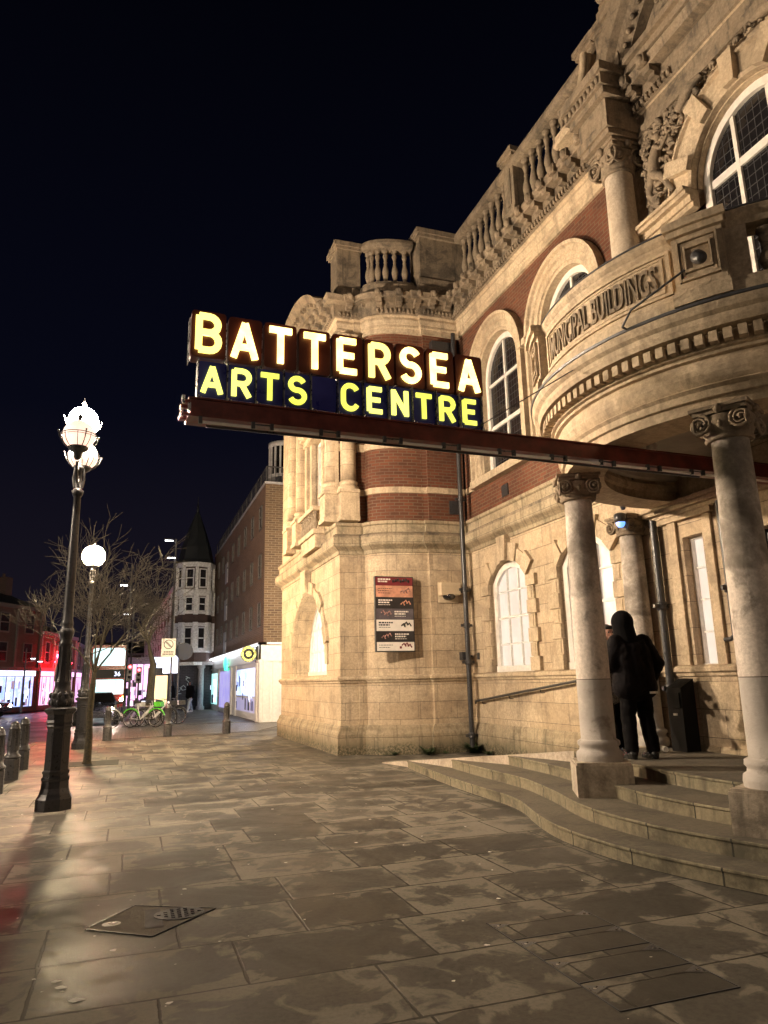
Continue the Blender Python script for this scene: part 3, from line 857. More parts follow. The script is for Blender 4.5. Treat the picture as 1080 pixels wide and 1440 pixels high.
# big engaged column and entablature block of the centre bay
for y in (8.25, 3.85):
    col = MB(); ionic(col, 7.06, y, 4.9, 9.35, .245, .215, 26)
    c = col.build('giant_column', 'stone_column', TH)
    cp = MB(); capital(cp, 7.06, y, 9.35, .5, .235); cp.build('capital', 'stone_weathered', c)
for y in (8.25, 3.85):
    m = MB()
    m.box(6.66, 7.33, y-.36, y+.36, 9.86, 10.5); m.box(6.62, 7.33, y-.40, y+.40, 9.95, 10.12)
    m.box(6.56, 7.33, y-.46, y+.46, 10.5, 10.62); m.box(6.45, 7.33, y-.56, y+.56, 10.82, 10.98); m.box(6.5, 7.33, y-.5, y+.5, 10.62, 10.82)
    for k in range(9):
        m.sphere((6.49, y-.42+k*.105, 10.72), .045, 6, 5, 1.5)
    # carved urn pedestal
    yy = y-.12 if y > 6 else y+.12
    m.box(7.0, 7.33, yy-.26, yy+.24, 10.98, 12.2); m.box(6.96, 7.33, yy-.3, yy+.28, 11.0, 11.2); m.box(6.97, 7.33, yy-.29, yy+.27, 12.2, 12.28); m.box(6.92, 7.33, yy-.34, yy+.32, 12.28, 12.4)
    m.box(7.04, 7.33, yy-.22, yy+.2, 12.4, 12.7)
    m.box(6.985, 7.0, yy-.18, yy+.16, 11.35, 12.05)
    m.lathe(7.14, yy, [(.16, 12.7), (.1, 12.8), (.2, 12.95), (.26, 13.2), (.2, 13.5), (.1, 13.6), (.15, 13.7), (.04, 13.95)], 14)
    m.build('entablature_block', 'stone_weathered', TH)
# scroll buttress beside the pedestal
m = MB()
for off in (0, .16, .32):
    pts = []
    for k in range(14):
        t = k/13; pts.append((7.2-off*.6, 8.72+1.05*t**1.5+.0, 12.25-1.1*t-.25*sin(t*pi)))
    m.tube(pts, .07, 6)
m.box(6.95, 7.3, 8.6, 9.7, 11.1, 11.3)
m.build('scroll_buttress', 'stone_plain', TH)
# centre entablature and curved pediment with carving
m = MB()
BF2 = Fr(7.33, 0, 0, 1, -1, 0)
for z0, z1, d in ((9.86, 10.02, .12), (10.02, 10.5, .08), (10.5, 10.58, .16), (10.58, 10.78, .22), (10.78, 10.9, .42), (10.9, 11.0, .5)):
    fbox(m, BF2, 4.2, 7.9, z0, z1, -.02, d)
for k in range(34): m.sphere(BF2(4.28+k*.108, 10.68, .23), .045, 6, 5, 1.5)
sg = seg_pts(6.05, 1.85, 11.0, 1.35, 24)
sweep_plane(m, BF2, sg, [(0, 0), (0, .2), (.1, .24), (.14, .3), (.2, .34), (.26, .46), (.36, .52), (.42, .55), (.42, 0)])
for (a, za), (b, zb) in zip(sg, sg[1:]): m.face([BF2(a, 10.95, .02), BF2(b, 10.95, .02), BF2(b, zb+.1, .02), BF2(a, za+.1, .02)])
for k in range(1, 24):
    u, z = sg[k]; a = atan2(z-11.0+1.27-1.35, u-6.05)
    m.sphere(BF2(u, z+.1, .28), .05, 6, 5)
m.build('pediment', 'stone_weathered', TH)
# carved relief: seated figures and foliage around the arch, built as overlapping rounded lumps
random.seed(11)
m = MB()
def relief(mb, u, z, s, d=.05):
    a = random.uniform(0, pi)
    pts = [BF(u+cos(a+k*.5)*s*.9*(k/4-.5)*2, z+sin(a+k*.5)*s*.9*(k/4-.5)*2, d+random.uniform(.02, .07)) for k in range(5)]
    mb.tube(pts, [s*.22, s*.38, s*.45, s*.36, s*.15], 7)
for i in range(900):
    u = random.uniform(4.3, 7.85); z = random.uniform(8.34, 9.84); r = hypot(u-6.05, z-8.3)
    if r < 1.46 or (r < 1.5): continue
    s = random.uniform(.03, .11); relief(m, u, z, s)
for i in range(110):
    u = random.uniform(4.5, 7.6); z = random.uniform(11.05, 12.2)
    if z > 11.0+1.3*(1-((u-6.05)/1.8)**2): continue
    relief(m, u, z, random.uniform(.06, .16), .06)
# limbs and heads of two reclining figures
for s in (-1, 1):
    ux = 6.05+s*1.62
    P = lambda u, z, d: BF(6.05+s*(u-6.05), z, d)
    m.tube([P(7.3, 8.5, .1), P(7.45, 8.85, .16), P(7.62, 9.0, .14)], [.04, .06, .08], 9)
    m.tube([P(7.62, 8.42, .08), P(7.78, 8.75, .12), P(7.64, 9.0, .14)], [.04, .055, .08], 9)
    m.tube([P(7.64, 8.98, .12), P(7.6, 9.2, .13), P(7.5, 9.4, .13)], [.09, .10, .08], 10)
    m.sphere(P(7.44, 9.54, .15), .065, 10, 8)
    m.tube([P(7.5, 9.4, .17), P(7.36, 9.25, .2), P(7.22, 9.42, .15)], [.04, .032, .022], 8)
    m.tube([P(7.0, 9.62, .12), P(6.75, 9.75, .16), P(6.5, 9.8, .14)], [.07, .09, .04], 8)
m.build('carved_relief', 'stone_weathered', TH)

# ---------------------------------------------------------------- porch
RX = 6.9      # centre of the bowed porch, a little in front of the wall
def ringpath(R, a0=279, a1=81, n=60): return [(RX+R*cos(radians(a0+(a1-a0)*k/n)), CY+R*sin(radians(a0+(a1-a0)*k/n))) for k in range(n+1)]
PR = ringpath(2.12)
m = MB()
m.sweep(PR, [(-.26, 3.90), (.2, 3.90), (.2, 4.0), (.235, 4.01), (.235, 4.08), (.27, 4.11), (.24, 4.13)], smooth=False, cap=False)
m.sweep(PR, [(.24, 4.13), (.265, 4.17), (.285, 4.22), (.29, 4.27), (.28, 4.32), (.255, 4.37)], smooth=True, cap=False)
m.sweep(PR, [(.255, 4.37), (.30, 4.38), (.30, 4.41), (.34, 4.42), (.34, 4.56)], cap=False)
m.sweep(list(reversed(ringpath(1.94))), [(0, 3.90), (0, 4.04), (.04, 4.06), (.04, 4.14), (0, 4.18), (0, 4.4)], cap=False)
m.build('porch_entablature', 'stone_plain', TH)
m = MB()
m.sweep(PR, [(.34, 4.56), (.46, 4.57), (.48, 4.62), (.48, 4.67), (.52, 4.70), (.54, 4.745), (.545, 4.77), (.2, 4.77)], cap=False)
m.build('porch_cornice', 'stone_plain', TH)
m = MB()
m.sweep(PR, [(.2, 4.772), (.555, 4.775), (.56, 4.80), (.2, 4.86)], cap=False)
m.build('lead_flashing', 'lead', TH); m = MB()
m.sweep(ringpath(2.52), [(-.3, 5.665), (.045, 5.665), (.045, 5.68), (-.1, 5.70), (-.3, 5.69)], cap=False)
m.build('lead_flashing', 'lead', TH)
m = MB()
for k in range(70):
    a = radians(85+k*2.75); c = (RX+2.505*cos(a), CY+2.505*sin(a)); m.obox((c[0], c[1], 4.495), .045, .036, .05, a)
m.build('dentil_course', 'stone_plain', TH)
# ceiling and balcony floor
m = MB()
p = ringpath(1.95, n=40); m.face([(x, y, 4.36) for x, y in p]); 
for k in range(5):
    R = 2.2-.06*k
m.sweep(list(reversed(ringpath(1.93, n=40))), [(0, 4.2), (.06, 4.22), (.08, 4.3), (.16, 4.33), (.18, 4.36)], cap=False)
m.face([(x, y, 4.9) for x, y in ringpath(2.45, n=40)])
m.build('porch_ceiling', 'plaster', TH)
# balcony parapet
m = MB()
base = [(.10, 4.83), (.10, 4.93), (.06, 4.95), (.05, 4.99), (.0, 5.02)]
m.sweep(ringpath(2.5), base, cap=False)
m.sweep(ringpath(2.5, 223, 138, 40), [(0, 5.02), (0, 5.56)], cap=False)
m.sweep(ringpath(2.5), [(0, 5.52), (.02, 5.55), (.025, 5.57), (.045, 5.59), (.06, 5.61), (.06, 5.66), (-.28, 5.66), (-.28, 5.54), (0, 5.52)], cap=False)
m.sweep(list(reversed(ringpath(2.23, 223, 138))), [(0, 4.9), (0, 5.6)], cap=False)
m.build('balcony_parapet', 'stone_plain', TH)
BP = bpy.data.objects['balcony_parapet']
m = MB()
def ringbox(mb, R0, R1, a0, a1, z0, z1, n=None):
    n = n or max(1, int(abs(a1-a0)/1.5))
    mb.sweep([(RX+R0*cos(radians(a1+(a0-a1)*k/n)), CY+R0*sin(radians(a1+(a0-a1)*k/n))) for k in range(n+1)], [(0, z0), (R1-R0, z0), (R1-R0, z1), (0, z1)])
for a0 in (151.5, 208.8):
    m = MB()
    ringbox(m, 2.49, 2.6, a0, a0+10.0, 4.99, 5.56, 3)
    ringbox(m, 2.49, 2.65, a0-.6, a0+10.6, 4.83, 4.95, 3); ringbox(m, 2.49, 2.63, a0-.3, a0+10.3, 4.95, 4.99, 3)
    ringbox(m, 2.49, 2.65, a0-.6, a0+10.6, 5.53, 5.59, 3); ringbox(m, 2.49, 2.69, a0-1, a0+11.0, 5.59, 5.668, 3)
    for e, zz, d in ((1.1, .07, .03), (1.75, .11, .012), (2.35, .15, .03)):
        for s in ((a0+e, a0+e+.4), (a0+10.0-e-.4, a0+10.0-e)): ringbox(m, 2.58, 2.605+d, s[0], s[1], 4.99+zz, 5.56-zz, 1)
        for s in ((4.99+zz, 5.02+zz), (5.53-zz, 5.56-zz)): ringbox(m, 2.58, 2.603+d, a0+e, a0+10.0-e, s[0], s[1], 3)
    m.build('parapet_pedestal', 'stone_plain', BP)
m = MB()
ringbox(m, 2.49, 2.525, 163.2, 207.6, 5.04, 5.07); ringbox(m, 2.49, 2.525, 163.2, 207.6, 5.47, 5.50)
for a in (163.2, 206.7): ringbox(m, 2.49, 2.526, a, a+.9, 5.04, 5.5, 1)
for a in (164.6, 205.3): ringbox(m, 2.49, 2.514, a, a+.6, 5.09, 5.45, 1)
ringbox(m, 2.49, 2.512, 164.6, 205.9, 5.085, 5.1); ringbox(m, 2.49, 2.512, 164.6, 205.9, 5.44, 5.455)
m.build('lettering_panel', 'stone_plain', BP)
def text_geo(s, size, extrude=.0, bold=0.0, align='LEFT', spacing=1.0):
    cu = bpy.data.curves.new('t', 'FONT'); cu.body = s; cu.size = size; cu.extrude = extrude; cu.offset = bold; cu.align_x = align
    cu.resolution_u = 3; cu.space_character = spacing
    ob = bpy.data.objects.new('t', cu); COL.objects.link(ob)
    dg = bpy.context.evaluated_depsgraph_get(); me = bpy.data.meshes.new_from_object(ob.evaluated_get(dg))
    V = [tuple(v.co) for v in me.vertices]; Fc = [tuple(p.vertices) for p in me.polygons]
    bpy.data.objects.remove(ob); bpy.data.curves.remove(cu); bpy.data.meshes.remove(me)
    return V, Fc
V, Fc = text_geo('MUNICIPAL BUILDINGS', 1.0, .5, .012)
xs = [v[0] for v in V]; x0, x1 = min(xs), max(xs); ys = [v[1] for v in V]; yh = max(ys)
m = MB()
for f in Fc:
    pts = []
    for i in f:
        x, y, z = V[i]; a = radians(166.4+37.9*(x-x0)/(x1-x0)); R = 2.50+(.022 if z > 0 else -.005)
        pts.append((RX+R*cos(a), CY+R*sin(a), 5.135+.275*y/yh))
    m.face(pts)
m.build('carved_lettering', 'stone_weathered', BP)
# shaped balusters of the open part
for a0 in (223.5,):
    for k in range(7):
        a = radians(a0+3+k*4.6); oo = b0.copy(); COL.objects.link(oo); oo.parent = BP; oo.location = (RX+2.39*cos(a), CY+2.39*sin(a), 5.02); oo.scale = (.85, .85, .46)
# columns
for i, (x, y, zp) in enumerate(((5.04, 7.22, .27), (5.08, 4.86, .27), (7.12, 8.93, .54), (7.12, 3.17, .54))):
    a = atan2(y-CY, x-CX)
    c = MB(); zb = .62 if i < 2 else .56; ionic(c, x, y, zb, 3.62, .192, .16, 28)
    co = c.build('porch_column', 'stone_shaft', TH)
    q = MB(); capital(q, x, y, 3.60, .30, .19, a); q.build('capital', 'stone_weathered', co)
    if i < 2:
        p = MB(); p.obox((x, y, (.27+.60)/2), .30, .30, (.60-.27)/2, a); p.obox((x, y, .605), .285, .285, .02, a); p.build('column_plinth', 'stone_block', co)
# steps
H = .135
half = [
 [(4.0, 6.05), (4.02, 6.5), (4.12, 7.0), (4.27, 7.5), (4.42, 7.95), (4.51, 8.5), (4.52, 9.2), (4.56, 10.2), (4.66, 11.4), (4.80, 12.7)],
 [(4.38, 6.05), (4.40, 6.5), (4.5, 7.0), (4.65, 7.5), (4.80, 8.1), (4.93, 8.8), (4.96, 9.6), (4.98, 10.4), (5.04, 11.3)],
 [(4.88, 6.05), (4.91, 6.5), (4.99, 7.0), (5.12, 7.6), (5.30, 8.25), (5.40, 9.0), (5.43, 9.6), (5.46, 10.15)],
 [(5.46, 6.05), (5.49, 6.6), (5.57, 7.3), (5.7, 8.1), (5.8, 8.9)]]
def smooth_path(p, n=4):
    out = []
    for i in range(len(p)-1):
        p0 = p[max(i-1, 0)]; p1 = p[i]; p2 = p[i+1]; p3 = p[min(i+2, len(p)-1)]
        for k in range(n):
            t = k/n; out.append(tuple(.5*((2*p1[j])+(-p0[j]+p2[j])*t+(2*p0[j]-5*p1[j]+4*p2[j]-p3[j])*t*t+(-p0[j]+3*p1[j]-3*p2[j]+p3[j])*t**3) for j in (0, 1)))
    out.append(p[-1]); return out
stone('stone_riser', (.23, .20, .13), (.045, .04, .025), jw=.82, jh=20, dirt=.8, streak=.6, ms=.009, md=.85, bv=(.72, .70, .66))
st = None
for i, hp in enumerate(half):
    hp = list(hp)
    up = smooth_path(hp); full = [(x, 2*CY-y) for x, y in reversed(up)][:-1]+up
    z0, z1 = i*H-(.02 if i == 0 else 0), (i+1)*H
    m = MB(); m.sweep(full, [(-.012, z0), (-.012, z1-.03), (0, z1-.022), (0, z1-.006), (-.006, z1)], cap=False, u0=i*.37)
    r = m.build('step_riser', 'stone_riser', TH)
    t = MB(); q = [(x+.006, y, z1) for x, y in full]
    if i < 3:
        nx = smooth_path(half[i+1]); E = nx[-1]
        inner = [(x, 2*CY-y) for x, y in reversed(nx)][:-1]+nx
        # strips from the outer path to the inner one
        n = 60
        def samp(P, t):
            L = [0]
            for a, b in zip(P, P[1:]): L.append(L[-1]+hypot(a[0]-b[0], a[1]-b[1]))
            s = t*L[-1]; j = 0
            while j < len(L)-2 and L[j+1] < s: j += 1
            f = (s-L[j])/max(1e-9, L[j+1]-L[j]); return (P[j][0]+(P[j+1][0]-P[j][0])*f, P[j][1]+(P[j+1][1]-P[j][1])*f)
        for k in range(n):
            a, b = samp(full, k/n), samp(full, (k+1)/n); c, d = samp(inner, (k+1)/n), samp(inner, k/n)
            t.face([(a[0]+.006, a[1], z1), (b[0]+.006, b[1], z1), (c[0]+.03, c[1], z1), (d[0]+.03, d[1], z1)])
    else:
        t.face([(x, y, z1) for x, y, _ in [(a[0], a[1], 0) for a in q]]+[(7.3, 8.9, z1), (7.3, 3.2, z1)])
        t.v = [(a, b, z1) for a, b, _ in t.v]
    t.build('step_tread', 'stone_step', TH)
# ramp with its retaining edge
m = MB()
E0, E1 = (4.70, 13.8), (5.80, 8.9)
N = 20; zr = lambda y: max(-.01, .54-(y-8.9)*.11)
for k in range(N):
    ya, yb = 13.8-(4.9)*k/N, 13.8-4.9*(k+1)/N; xa, xb = E0[0]+(E1[0]-E0[0])*k/N, E0[0]+(E1[0]-E0[0])*(k+1)/N
    m.face([(xa+.1, ya, zr(ya)-.006), (xb+.1, yb, zr(yb)-.006), (7.3, yb, zr(yb)-.006), (7.3, ya, zr(ya)-.006)])
m.build('ramp', 'stone_step', TH)
m = MB()
for k in range(N):
    ya, yb = 13.8-(4.9)*k/N, 13.8-4.9*(k+1)/N; xa, xb = E0[0]+(E1[0]-E0[0])*k/N, E0[0]+(E1[0]-E0[0])*(k+1)/N
    za, zb = zr(ya)+.012, zr(yb)+.012
    m.face([(xa, ya, -.01), (xb, yb, -.01), (xb, yb, zb), (xa, ya, za)]); m.face([(xa, ya, za), (xb, yb, zb), (xb+.12, yb, zb), (xa+.12, ya, za)])
m.build('ramp_edge', 'stone_column', TH)
m = MB(); m.tube([(7.22, 14.75, 1.02), (7.2, 14.7, 1.06), (7.2, 8.9, 1.66)], .024, 8)
for y in (14.4, 13.2, 12.0, 10.8, 9.7): 
    z = 1.06+(14.7-y)*.6/5.8; m.tube([(7.2, y, z-.02), (7.22, y, z-.08), (7.32, y, z-.08)], .009, 6)
m.build('handrail', 'iron', TH)
# rain pipes
def pipe(x, y, z0, z1, clips, n=(-1, 0)):
    m = MB(); m.tube([(x, y, z0), (x, y, z1)], .055, 12)
    for z in clips: m.lathe(x, y, [(.056, z-.06), (.078, z-.05), (.078, z-.015), (.066, z), (.078, z+.015), (.078, z+.05), (.056, z+.06)], 12); m.obox((x, y, z), .14, .02, .03)
    return m
pm = pipe(7.07, 14.70, 0.02, 9.8, [.35, 1.9, 2.7, 3.5, 5.6, 7.4]); pm.tube([(7.07, 14.70, .1), (7.0, 14.6, .03)], .06, 10)
pm.build('drainpipe', 'iron', TH)
pm = pipe(7.2, 8.5, .54, 3.75, [1.35, 2.5]); pm.build('drainpipe', 'iron', TH)
pm = pipe(7.2, 7.2, 2.0, 3.75, [2.6]); pm.tube([(7.2, 7.2, 2.02), (7.2, 7.3, 1.96), (7.2, 7.4, 1.96)], .03, 8); pm.build('drainpipe', 'iron', TH)
# air bricks and vents
m = MB()
for k in range(5):
    m = MB()
    if k == 0: fbox(m, WALL, 12.96, 13.22, 5.3, 5.55, -.06, -.035)
    elif k == 1: fbox(m, WALL, 11.66, 11.86, 6.1, 6.5, -.06, -.035)
    else: m.box(*((6.9, 7.15, Y0+.03, Y0+.07, 5.3, 5.62), (7.0, 7.16, Y0-.1, Y0+.07, 9.3, 9.62), (6.55, 7.0, Y0-.12, Y0+.07, 9.1, 9.6))[k-2])
    m.build('vent', 'iron', TH)

# back slope of the building so that the mass is closed
m = MB(); m.box(7.75, 16, -3, 22, 0, 10.9); m.face([(7.2, -3, 11.1), (7.2, 22.2, 11.1), (12, 22.2, 11.1), (12, -3, 11.1)]); m.build('building_core', 'brick_red', TH)

# ---------------------------------------------------------------- lit sign on its beam
SG = wroot('illuminated_sign', 'long red beam with two rows of lit letter boxes jutting out of the porch', 'sign', (5.0, 6.1, 3.7))
SG.rotation_euler = (0, 0, .0385)
m = MB(); m.box(.36, 7.2, 6.0, 6.2, 3.73, 3.872); m.box(.34, 7.2, 5.98, 6.22, 3.872, 3.886); m.box(.34, 7.2, 5.98, 6.22, 3.716, 3.73)
m.box(.30, .36, 6.02, 6.06, 3.84, 3.87); m.box(.29, .36, 6.14, 6.18, 3.84, 3.87); m.box(.29, .36, 6.02, 6.06, 3.735, 3.76); m.box(.28, .36, 6.14, 6.18, 3.735, 3.76)
m.build('beam', 'beam_red', SG)
m = MB()
for x, z in ((.3, 3.86), (.29, 3.745), (.35, 3.80)):
    m = MB(); m.box(x-.012, x+.012, 5.99, 6.01, z-.035, z+.035); m.build('clamp', 'steel', SG)
for k in range(11):
    x0 = .46+k*.60
    m = MB(); m.tube([(x0, 5.985, 3.672), (x0+.40, 5.985, 3.672)], .014, 8)
    f = m.build('tube_light', 'tube_glass', SG)
    m = MB()
    for x in (x0-.02, x0+.42):
        m.box(x-.014, x+.014, 5.965, 6.0, 3.655, 3.716)
        if x < x0: m.build('tube_holder', 'iron_grey', f); m = MB()
    m.tube([(x0+.43, 5.99, 3.70), (x0+.50, 5.99, 3.70), (x0+.57, 5.99, 3.70)], .006, 6)
    m.build('tube_holder', 'iron_grey', f)
m = MB(); m.tube([(.5, 6.1, 3.68), (5.9, 6.1, 3.68)], .012, 6); m.build('cable', 'iron', SG)
# block letters drawn as thick strokes on a 1 x 1.5 grid
def arcp(cx, cy, rx, ry, a0, a1, n=8): return [(cx+rx*cos(radians(a0+(a1-a0)*k/n)), cy+ry*sin(radians(a0+(a1-a0)*k/n))) for k in range(n+1)]
GL = {
 'B': [[(.1, 0), (.1, 1.5)], [(.1, 1.5), (.5, 1.5)]+arcp(.52, 1.14, .36, .36, 90, -90)+[(.1, .78)], [(.1, .78), (.52, .78)]+arcp(.54, .39, .38, .39, 90, -90)+[(.1, 0)]],
 'A': [[(.02, -.08), (.48, 1.5)], [(.48, 1.5), (.94, -.08)], [(.2, .42), (.78, .42)]],
 'T': [[(0, 1.44), (1.0, 1.44)], [(.5, 1.44), (.5, -.08)]],
 'E': [[(.12, 0), (.12, 1.5)], [(.12, 1.46), (.9, 1.46)], [(.12, .76), (.8, .76)], [(.12, .02), (.92, .02)]],
 'R': [[(.1, -.08), (.1, 1.5)], [(.1, 1.48), (.52, 1.48)]+arcp(.54, 1.09, .36, .39, 90, -90)+[(.1, .7)], [(.5, .7), (.92, -.08)]],
 'S': [arcp(.5, 1.1, .38, .38, 25, 180, 8)+arcp(.5, 1.1, .38, .36, 180, 255, 4)[1:]+arcp(.5, .38, .4, .38, 80, 0, 5)+arcp(.5, .38, .4, .4, 0, -155, 9)[1:]],
 'C': [arcp(.52, 1.02, .42, .46, 25, 180, 10)+arcp(.52, .46, .42, .48, 180, 335, 10)],
 'N': [[(.1, -.08), (.1, 1.58)], [(.1, 1.5), (.9, 0)], [(.9, -.08), (.9, 1.58)]]}
def letter(ch, x, z, w, h, th, y, dep, mat, parent):
    m = MB(); F = Fr(0, y, 1, 0, 0, -1)
    for si, stq in enumerate(GL[ch]):
        P = [Vector((x+p[0]*w, z+p[1]/1.5*h)) for p in stq]; n = len(P); t = th/2; L, R = [], []
        for i in range(n):
            d1 = (P[i]-P[i-1]).normalized() if i else None; d2 = (P[i+1]-P[i]).normalized() if i < n-1 else None
            d1 = d1 or d2; d2 = d2 or d1
            n1, n2 = Vector((-d1.y, d1.x)), Vector((-d2.y, d2.x)); k = n1+n2; k = k/max(.5, k.dot(n1)); L.append(P[i]+k*t); R.append(P[i]-k*t)
        d = dep-si*.0013
        for i in range(n-1):
            m.face([F(*R[i], d), F(*R[i+1], d), F(*L[i+1], d), F(*L[i], d)])
            m.face([F(*L[i], d), F(*L[i+1], d), F(*L[i+1], 0), F(*L[i], 0)]); m.face([F(*R[i+1], d), F(*R[i], d), F(*R[i], 0), F(*R[i+1], 0)])
        for i in (0, n-1): m.face([F(*L[i], 0), F(*R[i], 0), F(*R[i], d), F(*L[i], d)])
    return m.build('letter', mat, parent)
def rbox(mb, x0, x1, z0, z1, y0, y1, r=.03, n=4):
    c = []
    for cx, cz, a in ((x1-r, z1-r, 0), (x0+r, z1-r, 90), (x0+r, z0+r, 180), (x1-r, z0+r, 270)):
        for k in range(n+1): c.append((cx+r*cos(radians(a+90*k/n)), cz+r*sin(radians(a+90*k/n))))
    mb.face([(x, y0, z) for x, z in c]); mb.face([(x, y1, z) for x, z in reversed(c)])
    for i in range(len(c)):
        a, b = c[i], c[(i+1) % len(c)]; mb.face([(a[0], y0, a[1]), (b[0], y0, b[1]), (b[0], y1, b[1]), (a[0], y1, a[1])])
pit = 2.85/9
for i, ch in enumerate('BATTERSEA'):
    x0 = .345+i*pit; dz = (.012, .0, .0, -.006, -.006, -.01, -.004, -.01, -.02)[i]
    m = MB(); rbox(m, x0, x0+pit-.022, 4.27+dz, 4.705+dz, 6.05, 6.19, .03)
    bx = m.build('letter_box', 'box_red', SG)
    hot = 'letter_warm' if i in (0, 5) else 'letter_hot'
    letter(ch, x0+.042, 4.335+dz, .205, .315, .058, 6.048, .022, hot, bx)
pit2 = 2.73/11
for i, ch in enumerate('ARTS CENTRE'):
    x0 = .42+i*pit2
    m = MB(); rbox(m, x0, x0+pit2-.014, 3.925, 4.25, 6.06, 6.17, .018)
    bx = m.build('letter_box', 'box_blue', SG)
    if ch != ' ': letter(ch, x0+.036, 3.975, .162, .228, .044, 6.058, .018, 'letter_lime' if i in (0, 1, 6, 7) else 'letter_yellow', bx)
for i in range(12):
    m = MB(); x = .42+i*pit2-.007
    m.tube([(x, 6.03, 3.885), (x+.012, 6.02, 3.925)], .008, 6); m.tube([(x+.03, 6.03, 3.885), (x+.035, 6.02, 3.915)], .006, 6)
    m.box(x-.004, x+.004, 6.02, 6.16, 3.89, 4.26)
    m.build('bracket', 'steel', SG)
for i in range(10): m = MB(); m.box(.345+i*pit-.014, .345+i*pit-.008, 6.1, 6.17, 4.24, 4.66); m.build('divider', 'steel', SG)
# stay cable up to the spotlight arm
m = MB(); m.tube([(3.0, 6.02, 3.88), (4.42, 6.03, 4.80)], .006, 6); m.tube([(3.0, 6.02, 3.885), (2.86, 6.02, 3.885)], .006, 6); m.build('stay_cable', 'iron', SG)

SPOT = wroot('spotlight', 'black round spotlight on a thin arm before the balcony pedestal with nested square mouldings', 'light', (4.45, 4.4, 4.9))
m = MB(); m.tube([(4.30, 5.2, 4.80), (4.27, 5.02, 4.88), (4.50, 4.54, 5.06)], .011, 8); m.tube([(4.30, 5.2, 4.80), (4.5, 5.25, 4.78)], .011, 8); m.build('arm', 'iron', SPOT)
m = MB(); m.lathe(0, 0, [(.0001, -.07), (.04, -.06), (.055, -.02), (.062, .04), (.062, .07), (.0001, .068)], 18)
d = Vector((.12, .30, .25)).to_track_quat('Z', 'Y').to_matrix()
m.v = [tuple(d @ Vector(v)+Vector((4.55, 4.40, 5.11))) for v in m.v]; m.build('lamp_head', 'iron', SPOT)

CL = wroot('ceiling_light', 'small white bulb fitting hanging from the porch ceiling', 'light', (5.78, 6.7, 4.36))
m = MB(); m.lathe(5.78, 6.7, [(.06, 4.36), (.075, 4.34), (.075, 4.27), (.05, 4.25)], 16); m.build('base', 'white_paint', CL)
m = MB(); m.lathe(5.78, 6.7, [(.0001, 4.12), (.04, 4.135), (.06, 4.18), (.06, 4.22), (.05, 4.26)], 16); m.build('globe', 'white_paint', CL)
CM = wroot('security_camera', 'dome camera with a blue lens beside the rear porch column capital', 'camera', (6.82, 8.6, 3.75))
m = MB(); m.lathe(6.80, 8.72, [(.05, 3.9), (.09, 3.88), (.09, 3.78), (.07, 3.76)], 16); m.build('housing', 'iron', CM)
m = MB(); m.lathe(6.80, 8.72, [(.0001, 3.68), (.04, 3.69), (.065, 3.73), (.07, 3.765)], 16); m.build('lens', 'blue_lens', CM)
HG = wroot('hanging_speaker', 'black cylinder unit hanging under the porch ceiling above the dome camera', 'speaker', (6.5, 8.0, 4.36))
m = MB(); m.tube([(6.45, 8.0, 4.36), (6.45, 8.0, 4.06), (6.5, 8.15, 3.98), (6.62, 8.4, 3.95), (6.7, 8.5, 3.93)], [.07, .07, .06, .05, .04], 10); m.build('body', 'iron', HG)

# poster board on the curved wall
PB = wroot('poster_board', 'framed board of stacked event posters fixed to the curved stone wall', 'poster board', (5.45, 14.95, 2.9))
X0, X1, ZT, ZB, YB = 5.0, 5.86, 3.76, 2.16, 14.86
m = MB(); m.box(X0-.02, X1+.02, YB, YB+.09, ZB-.02, ZT+.02); m.box(X0+.1, X0+.16, YB+.08, 15.2, 2.9, 3.0); m.box(X1-.16, X1-.1, YB+.08, 15.1, 2.9, 3.0); m.build('frame', 'board_black', PB)
rows = [('board_red', .115), ('board_pink', .16), ('board_black', .155), ('board_grey', .15), ('board_white', .155), ('board_black', .145), ('board_white', .12)]
z = ZT; FB = Fr(0, YB, 1, 0, 0, -1); random.seed(5)
for i, (mt, fr_) in enumerate(rows):
    hgt = fr_*(ZT-ZB); z1, z0 = z, z-hgt; z = z0
    m = MB(); fbox(m, FB, X0, X1, z0+.003, z1-.001, 0, .006); o = m.build('poster', mt, PB)
    ink = 'board_white' if mt in ('board_red', 'board_black', 'board_grey') else 'sign_black'
    m = MB(); tx = X0+.05 if i not in (3, 5) else X0+.42
    for r in range(3 if i not in (0, 6) else 2):
        zz = z1-.045-r*.05-(.02 if i > 0 else 0); x = tx; end = tx+(.36, .28, .30)[r % 3]*(.9 if i else .8)
        while x < end:
            w = random.uniform(.02, .06); hh = .03 if r < 2 and i not in (1, 6) else .012
            fbox(m, FB, x, min(end, x+w), zz-hh/2, zz+hh/2, .006, .0085); x += w+.012
    if i == 6:
        x = X0+.12
    m.build('print', ink, o)
    m = MB(); ix = X0+.52 if i not in (3, 5) else X0+.06
    if i == 0:
        for k in range(7): m.sphere(FB(X0+.4+k*.06, z0+.1+.015*(k % 3), .01), .024, 8, 6, 1.5)
        im = 'board_black'
    else:
        for k in range(3): 
            c = FB(ix+.05+.07*k, (z0+z1)/2+random.uniform(-.03, .03), .007)
            m.tube([c, (c[0]+.05, c[1]-.001, c[2]+.05), (c[0]+.09, c[1]-.001, c[2]-.02)], .015, 6)
        im = ('board_image', 'board_image', 'board_pink', 'board_image', 'sign_black', 'board_image', 'board_red')[i]
    if i != 6: m.build('picture', im, o)
    else: m.face([FB(ix, z0+.05, .008), FB(ix+.05, z0+.05, .008), FB(ix+.05, z0+.1, .008), FB(ix, z0+.1, .008)]); m.build('picture', im, o)
